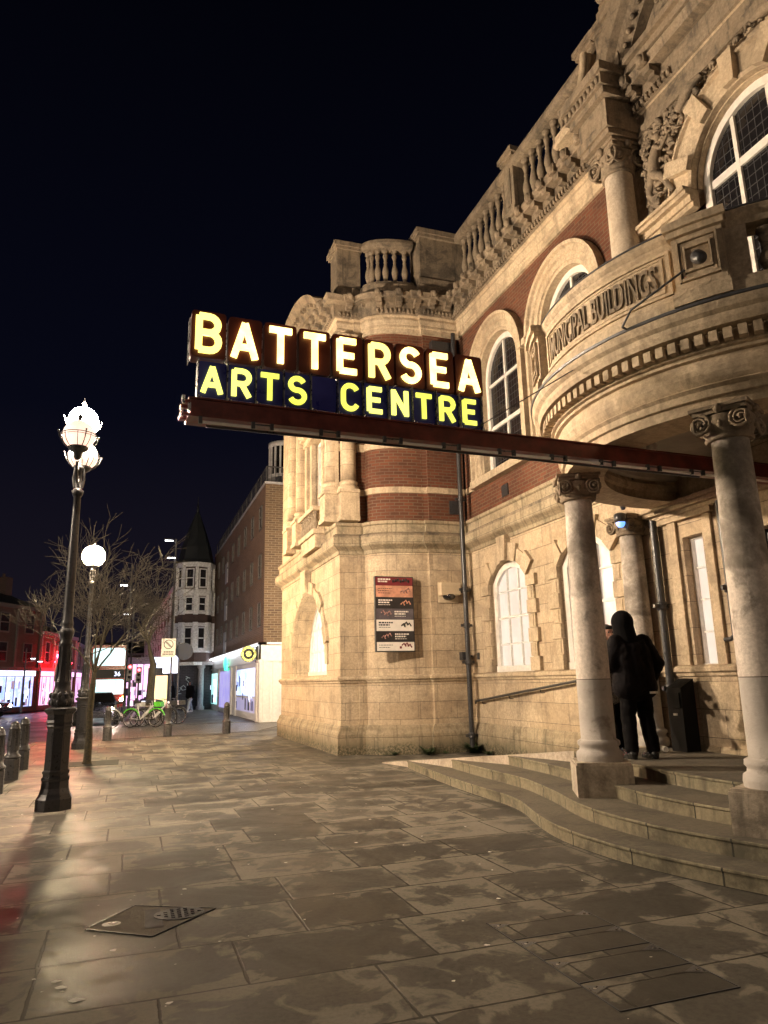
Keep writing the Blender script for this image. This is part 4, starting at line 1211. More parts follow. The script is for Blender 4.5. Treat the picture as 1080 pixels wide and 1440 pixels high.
AB = wroot('alarm_box', 'cream louvred box with a dark half round lamp under it on the stone return wall', 'alarm box', (6.74, 14.9, 3.45))
m = MB(); m.box(6.5, 6.98, 14.88, 14.93, 3.22, 3.68); m.build('back_plate', 'box_cream', AB)
m = MB(); m.box(6.51, 6.97, 14.74, 14.9, 3.38, 3.66)
for k in range(4): m.box(6.505, 6.975, 14.725, 14.745, 3.40+k*.068, 3.455+k*.068)
m.build('louvre', 'box_cream', AB)
m = MB(); m.sphere((6.74, 14.86, 3.36), .15, 16, 8, .62); m.build('lens', 'glass_dark', AB)
m = MB(); m.tube([(6.98, 14.86, 3.5), (7.25, 14.86, 3.5)], .03, 8); m.box(7.0, 7.1, 14.8, 14.9, 3.44, 3.56); m.build('conduit', 'iron', AB)
CB = wroot('junction_box', 'small black box on a stub between the stone return wall and the drainpipe', 'box', (7.05, 14.85, 2.3))
m = MB(); m.box(6.96, 7.1, 14.78, 14.93, 1.95, 2.12); m.tube([(7.1, 14.86, 2.03), (7.24, 14.84, 2.03)], .025, 8); m.box(7.28, 7.33, 14.6, 14.68, 1.95, 2.1); m.build('housing', 'iron', CB)
BN = wroot('litter_bin', 'tall black bin with a slanted top standing against the porch wall', 'bin', (7.0, 8.2, .54))
m = MB(); m.hexa([(6.97, 8.05), (7.2, 8.05), (7.2, 8.33), (6.97, 8.33)], .54, 1.36)
m.face([(6.97, 8.05, 1.36), (6.97, 8.33, 1.36), (7.2, 8.33, 1.48), (7.2, 8.05, 1.48)]); m.face([(6.97, 8.05, 1.36), (7.2, 8.05, 1.36), (7.2, 8.05, 1.48)]); m.face([(6.97, 8.33, 1.36), (7.2, 8.33, 1.36), (7.2, 8.33, 1.48)])
m.build('body', 'bin_black', BN)
m = MB(); m.box(6.955, 6.97, 8.08, 8.30, 1.1, 1.3); m.build('flap', 'bin_black', BN)
m = MB(); m.box(6.955, 6.97, 8.15, 8.22, 1.0, 1.03); m.build('sticker', 'litter', BN)
for k, (x, y, r) in enumerate(((6.72, 8.27, .3), (6.72, 8.17, 1.2))):
    m = MB(); m.lathe(0, 0, [(.034, -.04), (.04, .04)], 12); m.lathe(0, 0, [(.012, .041), (.033, .042)], 12)
    R = Matrix.Rotation(pi/2, 3, 'X') @ Matrix.Rotation(r, 3, 'X'); m.v = [tuple(Matrix.Rotation(r, 3, 'Z') @ Matrix.Rotation(pi/2, 3, 'Y') @ Vector(v)) for v in m.v]
    o = m.build('paper_cup', 'litter', None); o.location = (x, y, .585)
    tag(o, ('white paper cup lying by the bin, the one nearer the rear column', 'white paper cup lying by the bin, the one nearer the black bin')[k], 'cup', 'paper cups dropped on the porch floor')

# ---------------------------------------------------------------- ground
m = MB()
m.face([(-300, -60, -.12), (300, -60, -.12), (300, 600, -.12), (-300, 600, -.12)])
struct(m.build('road', 'asphalt'))
def slab(name, poly, z, mat, zb=-.16):
    m = MB(); m.face([(x, y, z) for x, y in poly])
    for a, b in zip(poly, poly[1:]+poly[:1]): m.face([(a[0], a[1], zb), (b[0], b[1], zb), (b[0], b[1], z), (a[0], a[1], z)])
    return struct(m.build(name, mat))
slab('pavement', [(-2.4, -14), (9, -14), (9, 30), (5.4, 27.3), (4.2, 24.9), (-1.4, 23.9), (-2.4, 24.2)], 0, 'paving')
slab('side_street', [(-2.2, 24.15), (-1.4, 23.85), (4.2, 24.85), (5.4, 27.25), (9, 29.9), (40, 29.9), (40, 31), (-.2, 31), (-1.4, 29)], -.012, 'setts')
slab('shop_pavement', [(-.15, 31.01), (40, 31.01), (40, 33), (6, 33), (6, 110), (1.9, 110), (1.5, 60), (.6, 44), (-.1, 36)], .0, 'paving')
slab('far_pavement', [(-60, 40), (-13.5, 44), (-10.6, 50.2), (-3.4, 66.4), (-3.0, 120), (-60, 120)], .0, 'paving')
m = MB()
m.sweep([(-2.4, -14), (-2.4, 24.2), (-1.4, 23.9), (4.2, 24.9), (5.4, 27.3)], [(.15, -.12), (.15, -.012), (.14, .002), (0, .004)], cap=False)
struct(m.build('kerb', 'stone_step'))
m = MB()
for k in range(40): m.face([(-6.0, k*4-6, -.116), (-5.88, k*4-6, -.116), (-5.88, k*4-4, -.116), (-6.0, k*4-4, -.116)])
m.face([(-2.95, -14, -.116), (-2.87, -14, -.116), (-2.87, 24, -.116), (-2.95, 24, -.116)])
struct(m.build('road_marking', 'sign_white'))

# inspection covers set in the paving
C1 = thing('manhole_cover', 'dark oval iron cover in a worn diamond of paving at lower left', 'cover', (.25, 5.65, 0))
m = MB()
P = [(-.43, -.07), (-.02, -.39), (.42, .05), (-.12, .35)]
m.face([(x, y, .003) for x, y in P]); m.build('patch', 'stone_step', C1)
m = MB(); m.face([(.17+.17*cos(k*pi/12), .02+.135*sin(k*pi/12), .009) for k in range(24)])
for k in range(24):
    a, b = k*pi/12, (k+1)*pi/12; m.face([(.17+.17*cos(a), .02+.135*sin(a), .0), (.17+.17*cos(b), .02+.135*sin(b), 0), (.17+.17*cos(b), .02+.135*sin(b), .009), (.17+.17*cos(a), .02+.135*sin(a), .009)])
lid = m.build('lid', 'iron', C1)
m = MB()
for i in range(-3, 4):
    for j in range(-2, 3):
        if (i*.045/.15)**2+(j*.045/.115)**2 < .9: m.box(.17+i*.045-.012, .17+i*.045+.012, .02+j*.045-.008, .02+j*.045+.008, .009, .014)
m.build('stud', 'iron_grey', lid)
m = MB(); m.face([(-.06, -.22, .006), (.06, -.22, .006), (.05, .2, .006), (-.05, .2, .006)]); m.build('tar_patch', 'rubber', C1)
m = MB(); m.face([(-.27+.06*cos(k*pi/8), -.03+.05*sin(k*pi/8), .007) for k in range(16)]); m.build('stopcock_ring', 'litter', C1)
m = MB(); m.face([(-.26+.03*cos(k*pi/8), -.03+.028*sin(k*pi/8), .011) for k in range(16)]); m.build('stopcock', 'iron', C1)
m = MB()
for a, b in zip(P, P[1:]+P[:1]): m.bar((a[0], a[1], .004), (b[0], b[1], .004), .01, .006)
m.build('rim', 'iron', C1)
for k in range(4):
    y = 3.28+k*.345; x = 2.28+.0*k
    C2 = thing('access_cover', ('stone filled access cover strip with triangular metal corners, nearest the bottom edge of the picture', 'stone filled access cover strip, second from the bottom edge of the picture', 'stone filled access cover strip, third from the bottom edge of the picture', 'stone filled access cover strip farthest from the bottom edge of the picture')[k], 'cover', (x+.36, y+.17, 0), 0, 'access covers let into the paving')
    m = MB(); m.face([(-.355, -.165, .002), (.355, -.165, .002), (.355, .165, .002), (-.355, .165, .002)]); m.build('infill', 'paving', C2)
    m = MB()
    for sx, sy in ((-1, 1), (1, 1)):
        m = MB(); q = [(sx*.35, .14, .005), (sx*.35, .03, .005), (sx*.24, .085, .005)]
        m.face(q if sx < 0 else list(reversed(q))); m.build('corner_plate', 'iron_grey', C2)
    m = MB()
    for sx, sy in ((-1, 1), (1, 1)): m.lathe(sx*.322, .085, [(.009, .0052), (.0001, .0066)], 8)
    m.build('bolt', 'steel', C2)
    m = MB()
    for a, b in (((-.36, -.17), (.36, -.17)), ((.36, -.17), (.36, .17)), ((-.36, .17), (-.36, -.17))): m.bar((a[0], a[1], .002), (b[0], b[1], .002), .008, .005)
    m.build('rim', 'lead', C2)
random.seed(3)
m = MB()
def blob(mb, x, y, r, z=.004):
    ph = random.uniform(0, 6); mb.face([(x+r*(1+.3*sin(2*a+ph))*cos(a), y+r*(1+.25*sin(3*a+ph))*sin(a)*.8, z) for a in [k*2*pi/14 for k in range(14)]])
for x, y, r in ((-.28, 4.72, .022), (-.25, 4.62, .03), (-.16, 4.42, .036), (-.24, 4.56, .014), (-.4, 4.8, .012), (-.34, 4.6, .008), (.28, 4.2, .018), (.0, 5.1, .025), (.62, 5.0, .008), (1.3, 3.2, .012), (1.7, 3.9, .012), (2.1, 4.3, .016), (1.2, 5.2, .01), (2.6, 5.1, .014), (.5, 6.3, .02), (1.4, 6.8, .014), (2.2, 7.3, .018), (.9, 7.6, .012), (3.2, 6.4, .016), (2.7, 8.4, .02), (1.8, 9.6, .02)): blob(m, x, y, r)
for k in range(60): blob(m, random.uniform(-1.5, 3.6), random.uniform(3, 12), random.uniform(.004, .011))
o = m.build('litter', 'litter'); o['kind'] = 'stuff'

# weeds at the foot of the wall
def weed(name, label, x, y, s, n, seed):
    random.seed(seed); t = thing(name, label, 'weed', (x, y, 0), 0, 'weeds growing at the foot of the wall'); m = MB()
    for k in range(n):
        a = random.uniform(0, 2*pi); L = s*random.uniform(.5, 1); w = s*.09; lift = random.uniform(.3, 1.0)
        pr = None
        for j in range(4):
            f = j/3; cx, cy, cz = cos(a)*L*f*.8, sin(a)*L*f*.8-.02, L*lift*(f-.45*f*f)
            ww = w*(1-f)*(.4+f*2); cur = ((cx-sin(a)*ww, cy+cos(a)*ww, cz), (cx+sin(a)*ww, cy-cos(a)*ww, cz))
            if pr: m.face([pr[0], pr[1], cur[1], cur[0]])
            pr = cur
    m.build('leaf', 'weed', t); s2 = MB(); s2.tube([(0, 0, 0), (.01, 0, s*.25)], .006, 5); s2.build('stem', 'bark', t)
weed('weed', 'small tuft of weed at the left end of the curved plinth', 5.38, 15.0, .28, 24, 1)
weed('weed', 'bushy leafy weed under the poster board at the curved plinth', 6.05, 14.72, .36, 60, 2)
weed('weed', 'upright weed tangled round the foot of the drainpipe', 7.02, 14.55, .5, 60, 3)
weed('weed', 'low moss and weed strip where the ramp meets the wall', 7.08, 14.0, .22, 50, 4)
weed('weed', 'tiny weed at the right end of the curved plinth', 6.45, 14.74, .16, 20, 5)

# ---------------------------------------------------------------- lamp posts
def flat_lathe(mb, prof, n=8, rot=pi/8):
    mb.lathe(0, 0, prof, n, rot, rot+2*pi, smooth=False)
def make_lamp(label, loc, centre_mat, side_mat, single=False):
    t = thing('street_lamp', label, 'street lamp', loc, 0, 'iron street lamps with globe lanterns')
    m = MB(); flat_lathe(m, [(.235, 0), (.235, .14), (.20, .20), (.18, .27), (.175, .36), (.185, .375), (.185, .4), (.165, .42), (.165, .44), (.178, .46), (.178, .48), (.158, .5), (.150, 1.02), (.172, 1.05), (.16, 1.07), (.175, 1.1), (.165, 1.13), (.168, 1.2), (.215, 1.25), (.215, 1.275), (.15, 1.3)])
    for k in range(8):
        a = pi/8+pi/8+k*pi/4; c = (.142*cos(a), .142*sin(a)); 
        m.obox((c[0], c[1], .76), .004, .04, .22, a)
    b = m.build('base', 'iron', t)
    m = MB(); m.lathe(0, 0, [(.12, 1.29), (.14, 1.33), (.15, 1.38), (.135, 1.45), (.11, 1.52), (.10, 1.60), (.105, 1.62), (.095, 1.64), (.085, 1.75), (.078, 2.1), (.088, 2.12), (.088, 2.15), (.075, 2.17), (.085, 2.24), (.1, 2.29), (.085, 2.34), (.072, 2.36), (.08, 2.4), (.075, 2.44), (.066, 2.48)] +
      [(.066-.016*k/8, 2.48+1.75*k/8) for k in range(1, 9)] + [(.06, 4.24), (.075, 4.27), (.082, 4.32), (.06, 4.34), (.045, 4.36), (.045, 4.62), (.06, 4.64), (.06, 4.68), (.035, 4.7), (.03, 4.72 if single else 5.08)], 20)
    for k in range(10):
        a = k*2*pi/10
        for z in (1.36, 1.45): m.sphere((.135*cos(a+z), .135*sin(a+z), z), .03, 6, 5, 1.5)
        m.tube([(.096*cos(a), .096*sin(a), 1.64), (.08*cos(a), .08*sin(a), 2.1)], .008, 5)
    m.build('column', 'iron', t)
    def lantern(c, mat, r=.205):
        q = MB(); x, y, z = c
        q.lathe(x, y, [(.03, z-r-.14), (.05, z-r-.10), (.05, z-r-.05), (.11, z-r-.01), (.14, z-r*.86), (.13, z-r*.80)], 16)
        for k in range(24):
            a, b2 = k*pi/12, (k+1)*pi/12; R = r+.022
            q.tube([(x+R*cos(a), y+R*sin(a), z+.0), (x+R*cos(b2), y+R*sin(b2), z+.0)], .006, 5, False); q.tube([(x+R*cos(a), y+R*sin(a), z-.03), (x+R*cos(b2), y+R*sin(b2), z-.03)], .004, 5, False)
        for k in range(8):
            a = k*pi/4
            q.tube([(x+(r+.02)*cos(a)*cos(e), y+(r+.02)*sin(a)*cos(e), z+(r+.02)*sin(e)) for e in [-j*.19 for j in range(7)]], .0045, 5)
        for k in range(4):
            a = k*pi/2+.4
            q.tube([(x+.13*cos(a), y+.13*sin(a), z-r*.95), (x+.20*cos(a), y+.20*sin(a), z-r*.66), (x+.25*cos(a), y+.25*sin(a), z-.08), (x+.275*cos(a), y+.275*sin(a), z+.0)], [.007, .007, .007, .010], 6)
            q.sphere((x+.28*cos(a), y+.28*sin(a), z+.015), .014, 8, 6)
        o = q.build('lantern', 'iron', t); q = MB()
        q.lathe(x, y, [(.06, z+r*.93), (.035, z+r*1.02), (.028, z+r+.04), (.04, z+r+.06), (.012, z+r+.10), (.0001, z+r+.15)], 12)
        q.build('finial', 'iron', o)
        g = MB(); prof = [(.125, z-r*.84)]+[(r*cos(e), z+r*sin(e)*(1.0 if e < .5 else 1.0)) for e in [-.95+j*.16 for j in range(16)]]+[(.02, z+r*1.0)]
        g.lathe(x, y, prof, 24); g.build('globe', mat, o)
    lantern((0, 0, 5.05 if single else 5.40), centre_mat, .29 if single else .205)  # single globe is oversized, its shape stands in for the lamp's bloom
    for s in () if single else (-1, 1):
        lantern((0, s*.5, 5.0), side_mat, .215)
    for s in (-1, 1):
        q = MB(); q.tube([(0, 0, 4.52), (0, s*.12, 4.42), (0, s*.3, 4.40), (0, s*.45, 4.48), (0, s*.5, 4.62)], .018, 8)
        q.tube([(0, s*.06, 4.62), (0, s*.2, 4.62), (0, s*.3, 4.52), (0, s*.22, 4.44), (0, s*.14, 4.5)], .01, 6)
        q.tube([(s*.05, 0, 4.36), (s*.07, 0, 4.5), (s*.05, 0, 4.66)], .02, 8)
        q.build('bracket', 'iron', t)
    return t
make_lamp('black iron street lamp with three globe lanterns standing nearest the camera', (-.84, 10.95, 0), 'globe_main', 'globe_pink')
make_lamp('black iron street lamp with one yellow globe enlarged for its glare, behind the bare tree', (-1.08, 21.0, 0), 'globe_second', 'globe_white', True)

make_lamp('black iron street lamp behind the camera, outside the picture', (-.84, -9.2, 0), 'globe_back', 'globe_pink')
# column lamps with flat heads
def column_lamp(label, loc, h, heads, mat='led_far', rz=0.0, s=1.0):
    t = thing('column_lamp', label, 'street lamp', loc, rz, 'tall column street lamps with flat heads')
    m = MB(); m.tube([(0, 0, 0), (0, 0, 1.2), (0, 0, 1.21), (0, 0, h)], [.09, .09, .06, .045], 10); m.build('pole', 'iron_grey', t)
    for x, z in heads:
        m = MB(); m.tube([(0, 0, z-.1), (x*.5, 0, z+.05), (x*.8, 0, z+.06)], .025, 6); m.obox((x, 0, z+.05), .28*s, .1*s, .035); hd = m.build('head', 'iron_grey', t)
        m = MB(); m.obox((x, 0, z+.008), .24*s, .085*s, .012); m.build('lens', mat, hd)
    return t
column_lamp('tall lamp column across the road, outside the picture to the left', (-12.2, 11.2, -.12), 7.2, [], 'led_key')
m = MB(); m.sphere((.6, 0, 7.02), .15, 16, 10); m.build('bulb', 'led_key', [o for o in COL.objects if o.name == 'column_lamp'][0])
m = MB(); m.tube([(0, 0, 7.1), (.3, 0, 7.26), (.6, 0, 7.26)], .03, 8); m.lathe(.6, 0, [(.2, 7.18), (.16, 7.26), (.04, 7.3)], 16); m.build('bracket', 'iron_grey', bpy.data.objects['column_lamp'])
column_lamp('lamp column with two flat white heads in front of the corner turret', (1.95, 38, 0), 8.9, [(-.35, 8.8), (-.2, 7.9)], 'led_far', 0, .8)
column_lamp('lamp column with a bright head just right of the yellow globe lamp', (-.15, 45, 0), 8.6, [(-.4, 7.35)], 'led_white', 0, .8)
column_lamp('lamp column with a small lower head behind the bare tree', (.1, 50, 0), 9.4, [(-.4, 6.1)], 'led_far', 0, .9)
column_lamp('double headed lamp column against the red lit terrace', (-6.6, 54.5, 0), 4.2, [(.45, 3.5), (.9, 3.3)], 'led_far', .2, .6)

# ---------------------------------------------------------------- bollards
def make_bollard(label, loc):
    t = thing('bollard', label, 'bollard', loc, 0, 'black iron bollards')
    m = MB(); flat_lathe(m, [(.135, 0), (.135, .34), (.12, .36)], 8); m.build('base', 'iron_grey', t)
    m = MB(); m.lathe(0, 0, [(.125, .355), (.14, .37), (.14, .39), (.115, .42), (.1, .44), (.095, .48), (.085, .84), (.1, .85), (.1, .87), (.085, .885), (.088, .91), (.07, .95), (.04, .975), (.0001, .985)], 16)
    for k in range(10):
        a = k*pi/5; m.tube([(.096*cos(a), .096*sin(a), .5), (.088*cos(a), .088*sin(a), .82)], .007, 5)
    m.build('shaft', 'iron_grey', t)
    return t
bl = make_bollard('fluted black bollard by the kerb, second nearest in the row at the left edge', (-1.86, 14.75, 0))
for x, y, l in ((-1.9, 16.45, 'fluted black bollard by the kerb, farthest of the row at the left edge'),
                (-1.84, 12.9, 'fluted black bollard cut by the left edge of the picture'),
                (-1.84, 10.95, 'fluted black bollard outside the picture whose shadow falls beside the lamp base'),
                (-1.84, 8.62, 'fluted black bollard outside the picture casting the short middle shadow at left'),
                (-1.84, 6.72, 'fluted black bollard outside the picture casting the nearest shadow at left'),
                (-.5, 23.6, 'fluted black bollard at the cobbled crossing, left of three, beside the tree'),
                (1.24, 24.3, 'fluted black bollard at the cobbled crossing, middle one, before the bicycles'),
                (3.05, 24.35, 'fluted black bollard at the cobbled crossing, right one, before the lit shop front')):
    dup(bl, (x, y, 0), l)

# ---------------------------------------------------------------- bare tree
random.seed(21)
TR = thing('bare_tree', 'leafless young tree in a square pit behind the nearest lamp', 'tree', (-.72, 16.9, 0))
m = MB(); m.box(-.45, .62, -.5, .5, .002, .006); m.build('tree_pit', 'soil', TR)
tk, tw = MB(), MB(); cnt = [0]
def grow(p, d, L, r, lev):
    pts = [p]; rs = [r]; n = 4 if lev < 3 else 3
    for k in range(n):
        d = (d+Vector((random.gauss(0, .12), random.gauss(0, .12), random.gauss(.03, .07)))).normalized()
        p = p+d*L/n; pts.append(p); rs.append(r*(1-.45*(k+1)/n))
    (tk if lev < 2 else tw).tube(pts, rs, 7 if lev < 2 else (4 if lev < 4 else 3), False); cnt[0] += 1
    if lev >= 5: return
    nb = {0: 6, 1: 4, 2: 4, 3: 4, 4: 3}[lev]
    for k in range(nb):
        t = (.35+.65*(k+1)/nb) if lev else 1.0
        j = min(n-1, int(t*n)); q = pts[j]+(pts[j+1]-pts[j])*(t*n-j if t*n-j <= 1 else 1)
        ax = random.uniform(0, 2*pi); sp = (random.uniform(.5, 1.0) if lev else random.uniform(.35, .85))
        o1 = d.orthogonal().normalized(); o2 = d.cross(o1)
        nd = (d*cos(sp)+(o1*cos(ax)+o2*sin(ax))*sin(sp)+Vector((0, 0, .12))).normalized()
        grow(q, nd, L*random.uniform(.6, .82) if lev else random.uniform(1.0, 1.45), max(.0045, rs[j+1]*random.uniform(.55, .78)), lev+1)
tk.tube([(0, 0, 0), (0, 0, .05), (.01, .01, .5), (-.01, 0, 1.0), (.01, 0, 1.62)], [.115, .085, .07, .062, .062], 10)
grow(Vector((.01, 0, 1.55)), Vector((.02, 0, 1)), .3, .062, 0)
tk.build('trunk', 'bark', TR); tw.build('crown', 'twig', TR)

# ---------------------------------------------------------------- people
def remesh(name, caps, vox, mat, parent, smooth=4):
    """capsules (p, rp, q, rq) or ellipsoids (c, (rx,ry,rz)) fused into one continuous skin"""
    m = MB()
    for c in caps:
        if len(c) == 4:
            p, rp, q, rq = Vector(c[0]), c[1], Vector(c[2]), c[3]; d = q-p; L = max(d.length, 1e-5); R = d.to_track_quat('Z', 'Y').to_matrix()
            k0 = len(m.v); prof = [(max(1e-4, rp*sin(a)), -rp*cos(a)) for a in [j*pi/2/4 for j in range(5)]]+[(max(1e-4, rq*cos(a)), L+rq*sin(a)) for a in [j*pi/2/4 for j in range(5)]]
            m.lathe(0, 0, prof, 14); m.v[k0:] = [tuple(R @ Vector(v)+p) for v in m.v[k0:]]
        else:
            k0 = len(m.v); m.sphere((0, 0, 0), 1, 16, 10); rz = c[2] if len(c) > 2 else Matrix.Identity(3)
            m.v[k0:] = [tuple(rz @ Vector((v[0]*c[1][0], v[1]*c[1][1], v[2]*c[1][2]))+Vector(c[0])) for v in m.v[k0:]]
    o = m.build(name, mat, parent)
    md = o.modifiers.new('r', 'REMESH'); md.mode = 'VOXEL'; md.voxel_size = vox; md.use_smooth_shade = True
    sm = o.modifiers.new('s', 'SMOOTH'); sm.iterations = smooth; sm.factor = .5
    return o
FT = bpy.data.textures.new('folds', 'CLOUDS'); FT.noise_scale = .11; FT.noise_depth = 2
def folds(o, s):
    d = o.modifiers.new('d', 'DISPLACE'); d.texture = FT; d.strength = s; d.mid_level = .5; d.texture_coords = 'LOCAL'
def hand(c, d, up, s=1.0):
    """palm, four curled fingers of unequal length and a thumb"""
    c, d, up = Vector(c), Vector(d).normalized(), Vector(up).normalized(); sd = d.cross(up).normalized(); out = [(tuple(c), .028*s, tuple(c+d*.05*s), .03*s), (tuple(c+sd*.02*s), .02*s, tuple(c+d*.055*s+sd*.025*s), .02*s)]
    for k, L in enumerate((.062, .072, .068, .05)):
        b = c+d*.065*s+sd*(.03-.02*k)*s; e = b+d*L*.55*s-up*.012*s; f = e+d*L*.3*s-up*.03*s
        out += [(tuple(b), .010*s, tuple(e), .009*s), (tuple(e), .009*s, tuple(f), .008*s)]
    b = c+sd*.035*s+d*.015*s; e = b+sd*.02*s+d*.03*s-up*.01*s; out += [(tuple(b), .012*s, tuple(e), .010*s), (tuple(e), .01*s, tuple(e+d*.025*s-up*.01*s), .009*s)]
    return out
def figure(label, loc, rz, pose, mats, scale=1.0, vox=.011, group=None):
    """faces +y in its own frame; pose gives hands, feet"""
    t = thing('person', label, 'person', loc, rz, group); t.scale = (scale,)*3
    hl, hr, fl, fr_, lean = pose['hl'], pose['hr'], pose['fl'], pose['fr'], pose.get('lean', 0)
    hip, chest, neck, head = (0, 0, .92), (0, lean*.5, 1.22), (0, lean*.9, 1.47), (pose.get('hx', 0), lean+.02, 1.64)
    sl, sr = (-.19, lean*.8, 1.42), (.19, lean*.8, 1.42); el, er = pose['el'], pose['er']
    kl, kr = (fl[0]*.9, fl[1]*.5+.03, .50), (fr_[0]*.9, fr_[1]*.5+.03, .50)
    body = [((-.08, 0, .9), .10, (.08, 0, .9), .10), ((0, 0, .95), .115, chest, .115), ((-.1, lean*.7, 1.34), .075, (.1, lean*.7, 1.34), .075), (chest, .115, neck, .058), (neck, .058, head, .06),
            ((head[0], head[1], head[2]+.01), (.076, .095, .115)), (sl, .058, el, .044), (el, .044, hl, .028), (sr, .058, er, .044), (er, .044, hr, .028),
            ((-.1, 0, .88), .085, kl, .055), (kl, .055, (fl[0], fl[1], .1), .038), ((.1, 0, .88), .085, kr, .055), (kr, .055, (fr_[0], fr_[1], .1), .038),
            ((fl[0], fl[1]-.03, .05), .04, (fl[0], fl[1]+.16, .035), .03), ((fr_[0], fr_[1]-.03, .05), .04, (fr_[0], fr_[1]+.16, .035), .03),
            ((head[0], head[1]+.095, head[2]+.0), .013, (head[0], head[1]+.108, head[2]-.02), .016), ((head[0], head[1]+.075, head[2]-.07), (.035, .03, .03)),
            ((head[0]-.078, head[1], head[2]), (.01, .02, .03)), ((head[0]+.078, head[1], head[2]), (.01, .02, .03))]
    dl = Vector(hl)-Vector(el); dr = Vector(hr)-Vector(er)
    body += hand(hl, dl, (1, 0, 0)); body += hand(hr, dr, (-1, 0, 0))
    b = remesh('body', body, vox, 'skin', t, 2)
    fc = MB()
    for s in (-1, 1): fc.sphere((head[0]+s*.03, head[1]+.087, head[2]+.015), .012, 8, 6)
    fc.tube([(head[0]-.025, head[1]+.1, head[2]-.055), (head[0], head[1]+.108, head[2]-.058), (head[0]+.025, head[1]+.1, head[2]-.055)], .005, 5)
    fc.build('face_features', 'hair', t)
    hem = pose.get('hem', .78)
    cw = Vector(hl)-dl.normalized()*.02; cr = Vector(hr)-dr.normalized()*.02
    coat = [((-.12, lean*.7, 1.36), .12, (.12, lean*.7, 1.36), .12), ((-.13, 0, hem+.13), .165, (.13, 0, hem+.13), .165), ((-.11, 0, hem+.15), .17, (-.11, lean*.6, 1.28), .15), ((0, 0, hem+.15), .175, (0, lean*.6, 1.3), .165), ((.11, 0, hem+.15), .17, (.11, lean*.6, 1.28), .15), ((-.1, 0, hem+.09), .15, (.1, 0, hem+.09), .15), ((-.18, lean*.8, 1.395), .10, (.18, lean*.8, 1.395), .10), ((0, lean*.8, 1.38), .12, (0, lean*.95, 1.5), .085),
            (sl, .098, el, .082), (el, .08, tuple(cw), .06), (sr, .098, er, .082), (er, .08, tuple(cr), .06)]
    ct = remesh('coat', coat, vox*1.15, mats['coat'], t, 3); folds(ct, .03)
    tr = [((-.08, 0, .88), .12, (.08, 0, .88), .12), ((-.1, 0, .86), .108, kl, .095), (kl, .095, (fl[0], fl[1]-.01, .13), .085), ((.1, 0, .86), .108, kr, .095), (kr, .095, (fr_[0], fr_[1]-.01, .13), .085)]
    folds(remesh('trousers', tr, vox, mats['trousers'], t, 3), .028)
    for f in (fl, fr_):
        s = [((f[0], f[1]-.04, .06), .055, (f[0], f[1]+.06, .06), .05), ((f[0], f[1]+.05, .045), .05, (f[0], f[1]+.19, .035), .04), ((f[0], f[1]-.04, .02), .045, (f[0], f[1]+.19, .02), .042), ((f[0], f[1]-.03, .08), .055, (f[0], f[1]-.03, .14), .05)]
        remesh('shoe', s, .009, mats['shoe'], t, 2)
    if 'hood' in mats:
        hd = [((head[0], head[1]-.02, head[2]+.025), (.14, .15, .155)), ((head[0], head[1]-.02, head[2]-.02), .135, (head[0]*.5, lean*.8-.01, 1.44), .13)]
        remesh('hood', hd, .012, mats['hood'], t, 4)
    if 'hair' in mats:
        hd = [((head[0], head[1]-.025, head[2]+.035), (.092, .098, .105)), ((head[0], head[1]-.06, head[2]-.02), (.085, .06, .1)), ((head[0], head[1]+.045, head[2]+.085), (.075, .06, .035)), ((head[0]-.07, head[1]+.0, head[2]-.02), (.025, .05, .09)), ((head[0]+.07, head[1], head[2]-.02), (.025, .05, .09))]
        remesh('hair', hd, .01, mats['hair'], t, 2)
    return t
p1 = figure('person in black hooded coat with white hem strip, back turned, in the porch', (6.01, 7.74, .54), -.12,
    dict(hl=(-.24, .24, 1.06), hr=(.30, .10, .92), el=(-.30, .0, 1.14), er=(.32, -.05, 1.14), fl=(-.12, .02), fr=(.13, -.04), lean=.04, hx=-.07, hem=.735),
    dict(coat='cloth_coat', trousers='cloth_black', shoe='boot', hood='cloth_black'), 1.0)
p1.scale = (1, 1, 1.0)
m = MB()
for k in range(8):
    a0, a1 = -1.72+k*.11, -1.72+(k+1)*.11
    q = [(.11+.178*cos(a), .0+.178*sin(a)-.003) for a in (a0, a1)]
    m.face([(q[0][0], q[0][1], .775), (q[1][0], q[1][1], .775), (q[1][0], q[1][1], .802), (q[0][0], q[0][1], .802)])
m.build('reflective_strip', 'reflective', p1)
p2 = figure('person with dark hair and pale scarf half hidden behind the left porch column', (6.13, 8.40, .54), pi-.1,
    dict(hl=(-.20, .26, 1.06), hr=(.22, .24, 1.0), el=(-.27, .02, 1.12), er=(.28, .0, 1.12), fl=(-.1, .0), fr=(.12, .03), lean=.02, hem=.7),
    dict(coat='cloth_grey', trousers='cloth_black', shoe='boot', hair='hair'), .95)
remesh('scarf', [((-.1, .09, 1.42), .05, (.1, .09, 1.42), .05), ((0, .13, 1.38), .05, (.03, .15, 1.2), .04), ((-.09, -.02, 1.45), .05, (.09, -.02, 1.45), .05)], .012, 'cloth_pale', p2, 3)
figure('person in dark coat with pale trousers walking by the graffiti wall', (3.45, 44.6, 0), 2.4,
    dict(hl=(-.24, .16, .86), hr=(.26, -.1, .86), el=(-.27, .0, 1.12), er=(.28, -.08, 1.12), fl=(-.08, .26), fr=(.08, -.28)), dict(coat='cloth_black', trousers='cloth_pale', shoe='litter', hair='hair'), 1.0, .03)
figure('person in dark clothes standing between the lit poster stand and the graffiti wall', (2.42, 44.2, 0), 1.6,
    dict(hl=(-.24, .3, 1.12), hr=(.26, .05, .86), el=(-.27, .05, 1.14), er=(.28, -.02, 1.12), fl=(-.08, .05), fr=(.09, -.03)), dict(coat='cloth_black', trousers='cloth_black', shoe='boot', hair='hair'), 1.0, .03)

